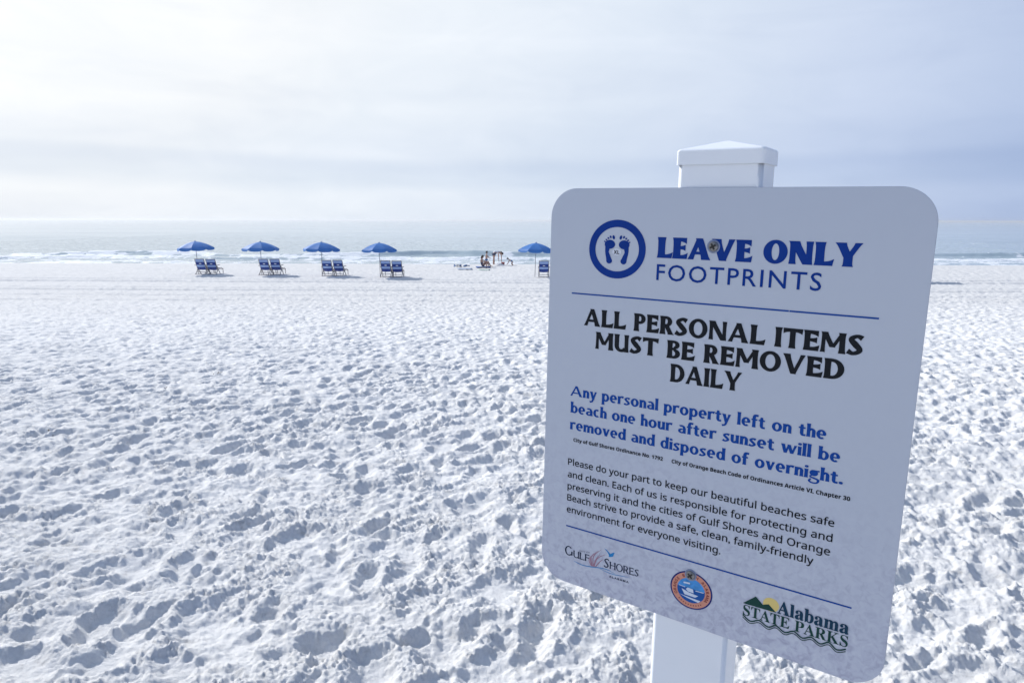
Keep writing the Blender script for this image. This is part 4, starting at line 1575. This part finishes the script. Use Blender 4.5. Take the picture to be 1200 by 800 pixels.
# toddler digging, bent forward on bent legs, facing left
J = dict(pelvis=(.14, 0, .30), chest=(-.04, 0, .42), neck=(-.12, 0, .45), head=(-.21, 0, .50), face=(-1, 0, -.6),
         shoulderl=(-.08, .10, .40), elbowl=(-.16, .13, .26), wristl=(-.24, .10, .13), handl=(-.29, .09, .07),
         shoulderr=(-.08, -.10, .40), elbowr=(-.14, -.13, .26), wristr=(-.20, -.10, .13), handr=(-.25, -.09, .07),
         hipl=(.14, .06, .27), kneel=(.06, .10, .15), anklel=(.15, .10, .03), toel=(.07, .11, .015),
         hipr=(.14, -.06, .27), kneer=(.10, -.10, .16), ankler=(.21, -.10, .03), toer=(.13, -.11, .015))
pr = empty('person', on_ground(598.3, 311.4))
tag(pr, 'small child crouching to dig in the sand right of the bending adult', 'person')
body(J, .60, M_skin2, pr)
hair(J, .72, pr)
garment('swimsuit', [((.14, 0, .30), .088, .078), ((.05, 0, .365), .075, .066), ((-.03, 0, .41), .080, .068), ((.14, .06, .26), .064), ((.14, -.06, .26), .064)], [(0, 1), (1, 2), (0, 3), (0, 4)], M_teal, pr)


# towels, boards, bucket
def slab(bm, w_, l_, t, seed, lift=.02, nx_=10, ny_=8, rag=True):
    rg = random.Random(seed)
    ph = [rg.uniform(0, 6) for _ in range(4)]
    T, B = [], []
    for j in range(ny_ + 1):
        for i in range(nx_ + 1):
            x, y = (i / nx_ - .5) * w_, (j / ny_ - .5) * l_
            zz = lift * (math.sin(x * 7 + ph[0]) * math.cos(y * 9 + ph[1]) + .5 * math.sin(x * 15 + y * 11 + ph[2])) + lift * 1.6
            x += .03 * math.sin(y * 8 + ph[3]) * w_
            T.append(bm.verts.new((x, y, zz + t)))
            B.append(bm.verts.new((x, y, zz)))
    W1 = nx_ + 1
    for j in range(ny_):
        for i in range(nx_):
            a = j * W1 + i
            bm.faces.new((T[a], T[a + 1], T[a + W1 + 1], T[a + W1]))
            bm.faces.new((B[a + W1], B[a + W1 + 1], B[a + 1], B[a]))
    per = [i for i in range(W1)] + [j * W1 + nx_ for j in range(1, ny_ + 1)] + [ny_ * W1 + i for i in range(nx_ - 1, -1, -1)] + [j * W1 for j in range(ny_ - 1, 0, -1)]
    for a, b in zip(per, per[1:] + per[:1]):
        bm.faces.new((B[a], B[b], T[b], T[a]))


def board(name, px, py, w_, l_, m, lab, cat, seed, rz=0, bend=.0, lift=.03, z_=0.0):
    bm = bmesh.new()
    slab(bm, w_, l_, .02, seed, lift)
    o = bmobj(name, bm, m, None, True)
    o.location = on_ground(px, py) + Vector((0, 0, z_))
    o.rotation_euler = (0, 0, rz)
    tag(o, lab, cat)
    return o


M_tw = mat('blue terry cloth', (.03, .10, .30), .9)
vary(M_tw, 20, .2, .5, 120)
M_tw2 = mat('dark blue terry cloth', (.05, .12, .26), .9)
vary(M_tw2, 20, .2, .5, 120)
M_tw3 = mat('grey blue patch', (.30, .36, .46), .9)
vary(M_tw3, 20, .15, .5, 120)
M_gn = mat('pale green shade', (.42, .52, .45), .9)
vary(M_gn, 20, .15, .5, 120)
board('towel', 566.2, 313.9, .98, .9, M_tw, 'dark blue towel spread under the sitting person', 'towel', 3, .05)
board('towel', 536.4, 313.0, .55, .5, M_tw2, 'blue towel bunched on the sand, leftmost of the belongings', 'towel', 5, .1, lift=.07)
board('towel', 546.8, 314.2, .40, .5, M_tw2, 'small blue towel lying on the pale grey patch', 'towel', 7, .3, lift=.06, z_=.06)
board('ground_patch', 544.6, 315.6, .95, 1.2, M_tw3, 'pale grey patch on the sand left of the people', 'mat', 8, .15, lift=.012)  # thin flat slab, paler and greyer than the towels
board('ground_patch', 567.2, 316.6, .75, .8, M_gn, 'pale green slab standing in for shade in front of the dark blue towel', 'mat', 9, .0, lift=.012)  # greenish shade on the sand, put in as a thin coloured slab
bk = empty('bucket', on_ground(589.4, 311.2))
tag(bk, 'small red bucket standing between the bending adult and the crouching child', 'bucket')
bm = bmesh.new()
lathe(bm, [(0, 0), (.10, 0), (.14, .22), (.155, .225), (.155, .24), (.135, .24), (.095, .02), (0, .02)], 20)
M_bk = mat('red plastic', (.42, .09, .08), .4)
vary(M_bk, 6, .1)
bmobj('pail', bm, M_bk, bk)
bm = bmesh.new()
for k_ in range(10):
    a0, a1 = math.pi * k_ / 10, math.pi * (k_ + 1) / 10
    bar(bm, (.145 * math.cos(a0), .03, .23 + .12 * math.sin(a0)), (.145 * math.cos(a1), .03, .23 + .12 * math.sin(a1)), .012)
bmobj('handle', bm, M_whitecl, bk)
bm = bmesh.new()
lathe(bm, [(.55, 0), (.42, .06), (.24, .13), (.10, .20), (0, .22)], 22)
rg = random.Random(4)
for v in bm.verts:
    v.co += Vector((rg.uniform(-.04, .04), rg.uniform(-.04, .04), rg.uniform(-.02, .02)))
M_pile = mat('dug damp sand', (.58, .57, .57), .95)
vary(M_pile, 12, .1, .6, 40)
o = bmobj('sand_pile', bm, M_pile, None, True)
o.location = on_ground(585, 311.6) - Vector((0, 0, .03))
tag(o, 'low heap of dug sand under the bending adult\'s hands', 'sand pile')

# a few scraps of dry seaweed on the sand
M_weed = mat('dry seaweed', (.06, .05, .04), .9)
vary(M_weed, 60, .3)
places = [('nearest the left edge', 62, 509), ('on smoother sand left of centre', 203, 457), ('farthest from the camera', 247, 440)]
for lab, px, py in places:
    g = on_ground(px, py)
    bm = bmesh.new()
    p = Vector((0, 0, .0))
    a = random.uniform(0, 6)
    for k_ in range(5):
        a += random.uniform(-.6, .6)
        q = p + Vector((math.cos(a) * .03, math.sin(a) * .03, random.uniform(-.004, .014)))
        bar(bm, p, q, .009, .006)
        if k_ in (1, 3): bar(bm, p, p + Vector((math.cos(a + 1) * .025, math.sin(a + 1) * .025, .02)), .006, .005)
        p = q
    o = bmobj('seaweed_scrap', bm, M_weed)
    o.location = g + Vector((0, 0, .006))
    tag(o, 'thin dark scrap of dry seaweed ' + lab, 'seaweed', 'scraps of dry seaweed')

# ------------------------------------------------------------------ sea haze
bm = bmesh.new()
bmesh.ops.create_cube(bm, size=1.0)
for v in bm.verts:
    v.co = Vector((v.co.x * 34000, v.co.y * 34000, -42.0 if v.co.z < 0 else 3.2))
hz_ = bpy.data.materials.new('thin sea haze')
hz_.use_nodes = True
t = hz_.node_tree
t.nodes.clear()
pv = N(t, 'ShaderNodeVolumePrincipled')
pv.inputs['Color'].default_value = (.93, .96, 1.0, 1)
pv.inputs['Density'].default_value = .0004
pv.inputs['Anisotropy'].default_value = .3
ou = N(t, 'ShaderNodeOutputMaterial')
t.links.new(pv.outputs[0], ou.inputs['Volume'])
o = bmobj('haze', bm, hz_)
tag(o, 'thin pale haze over the sea, fading the far water', kind='stuff')
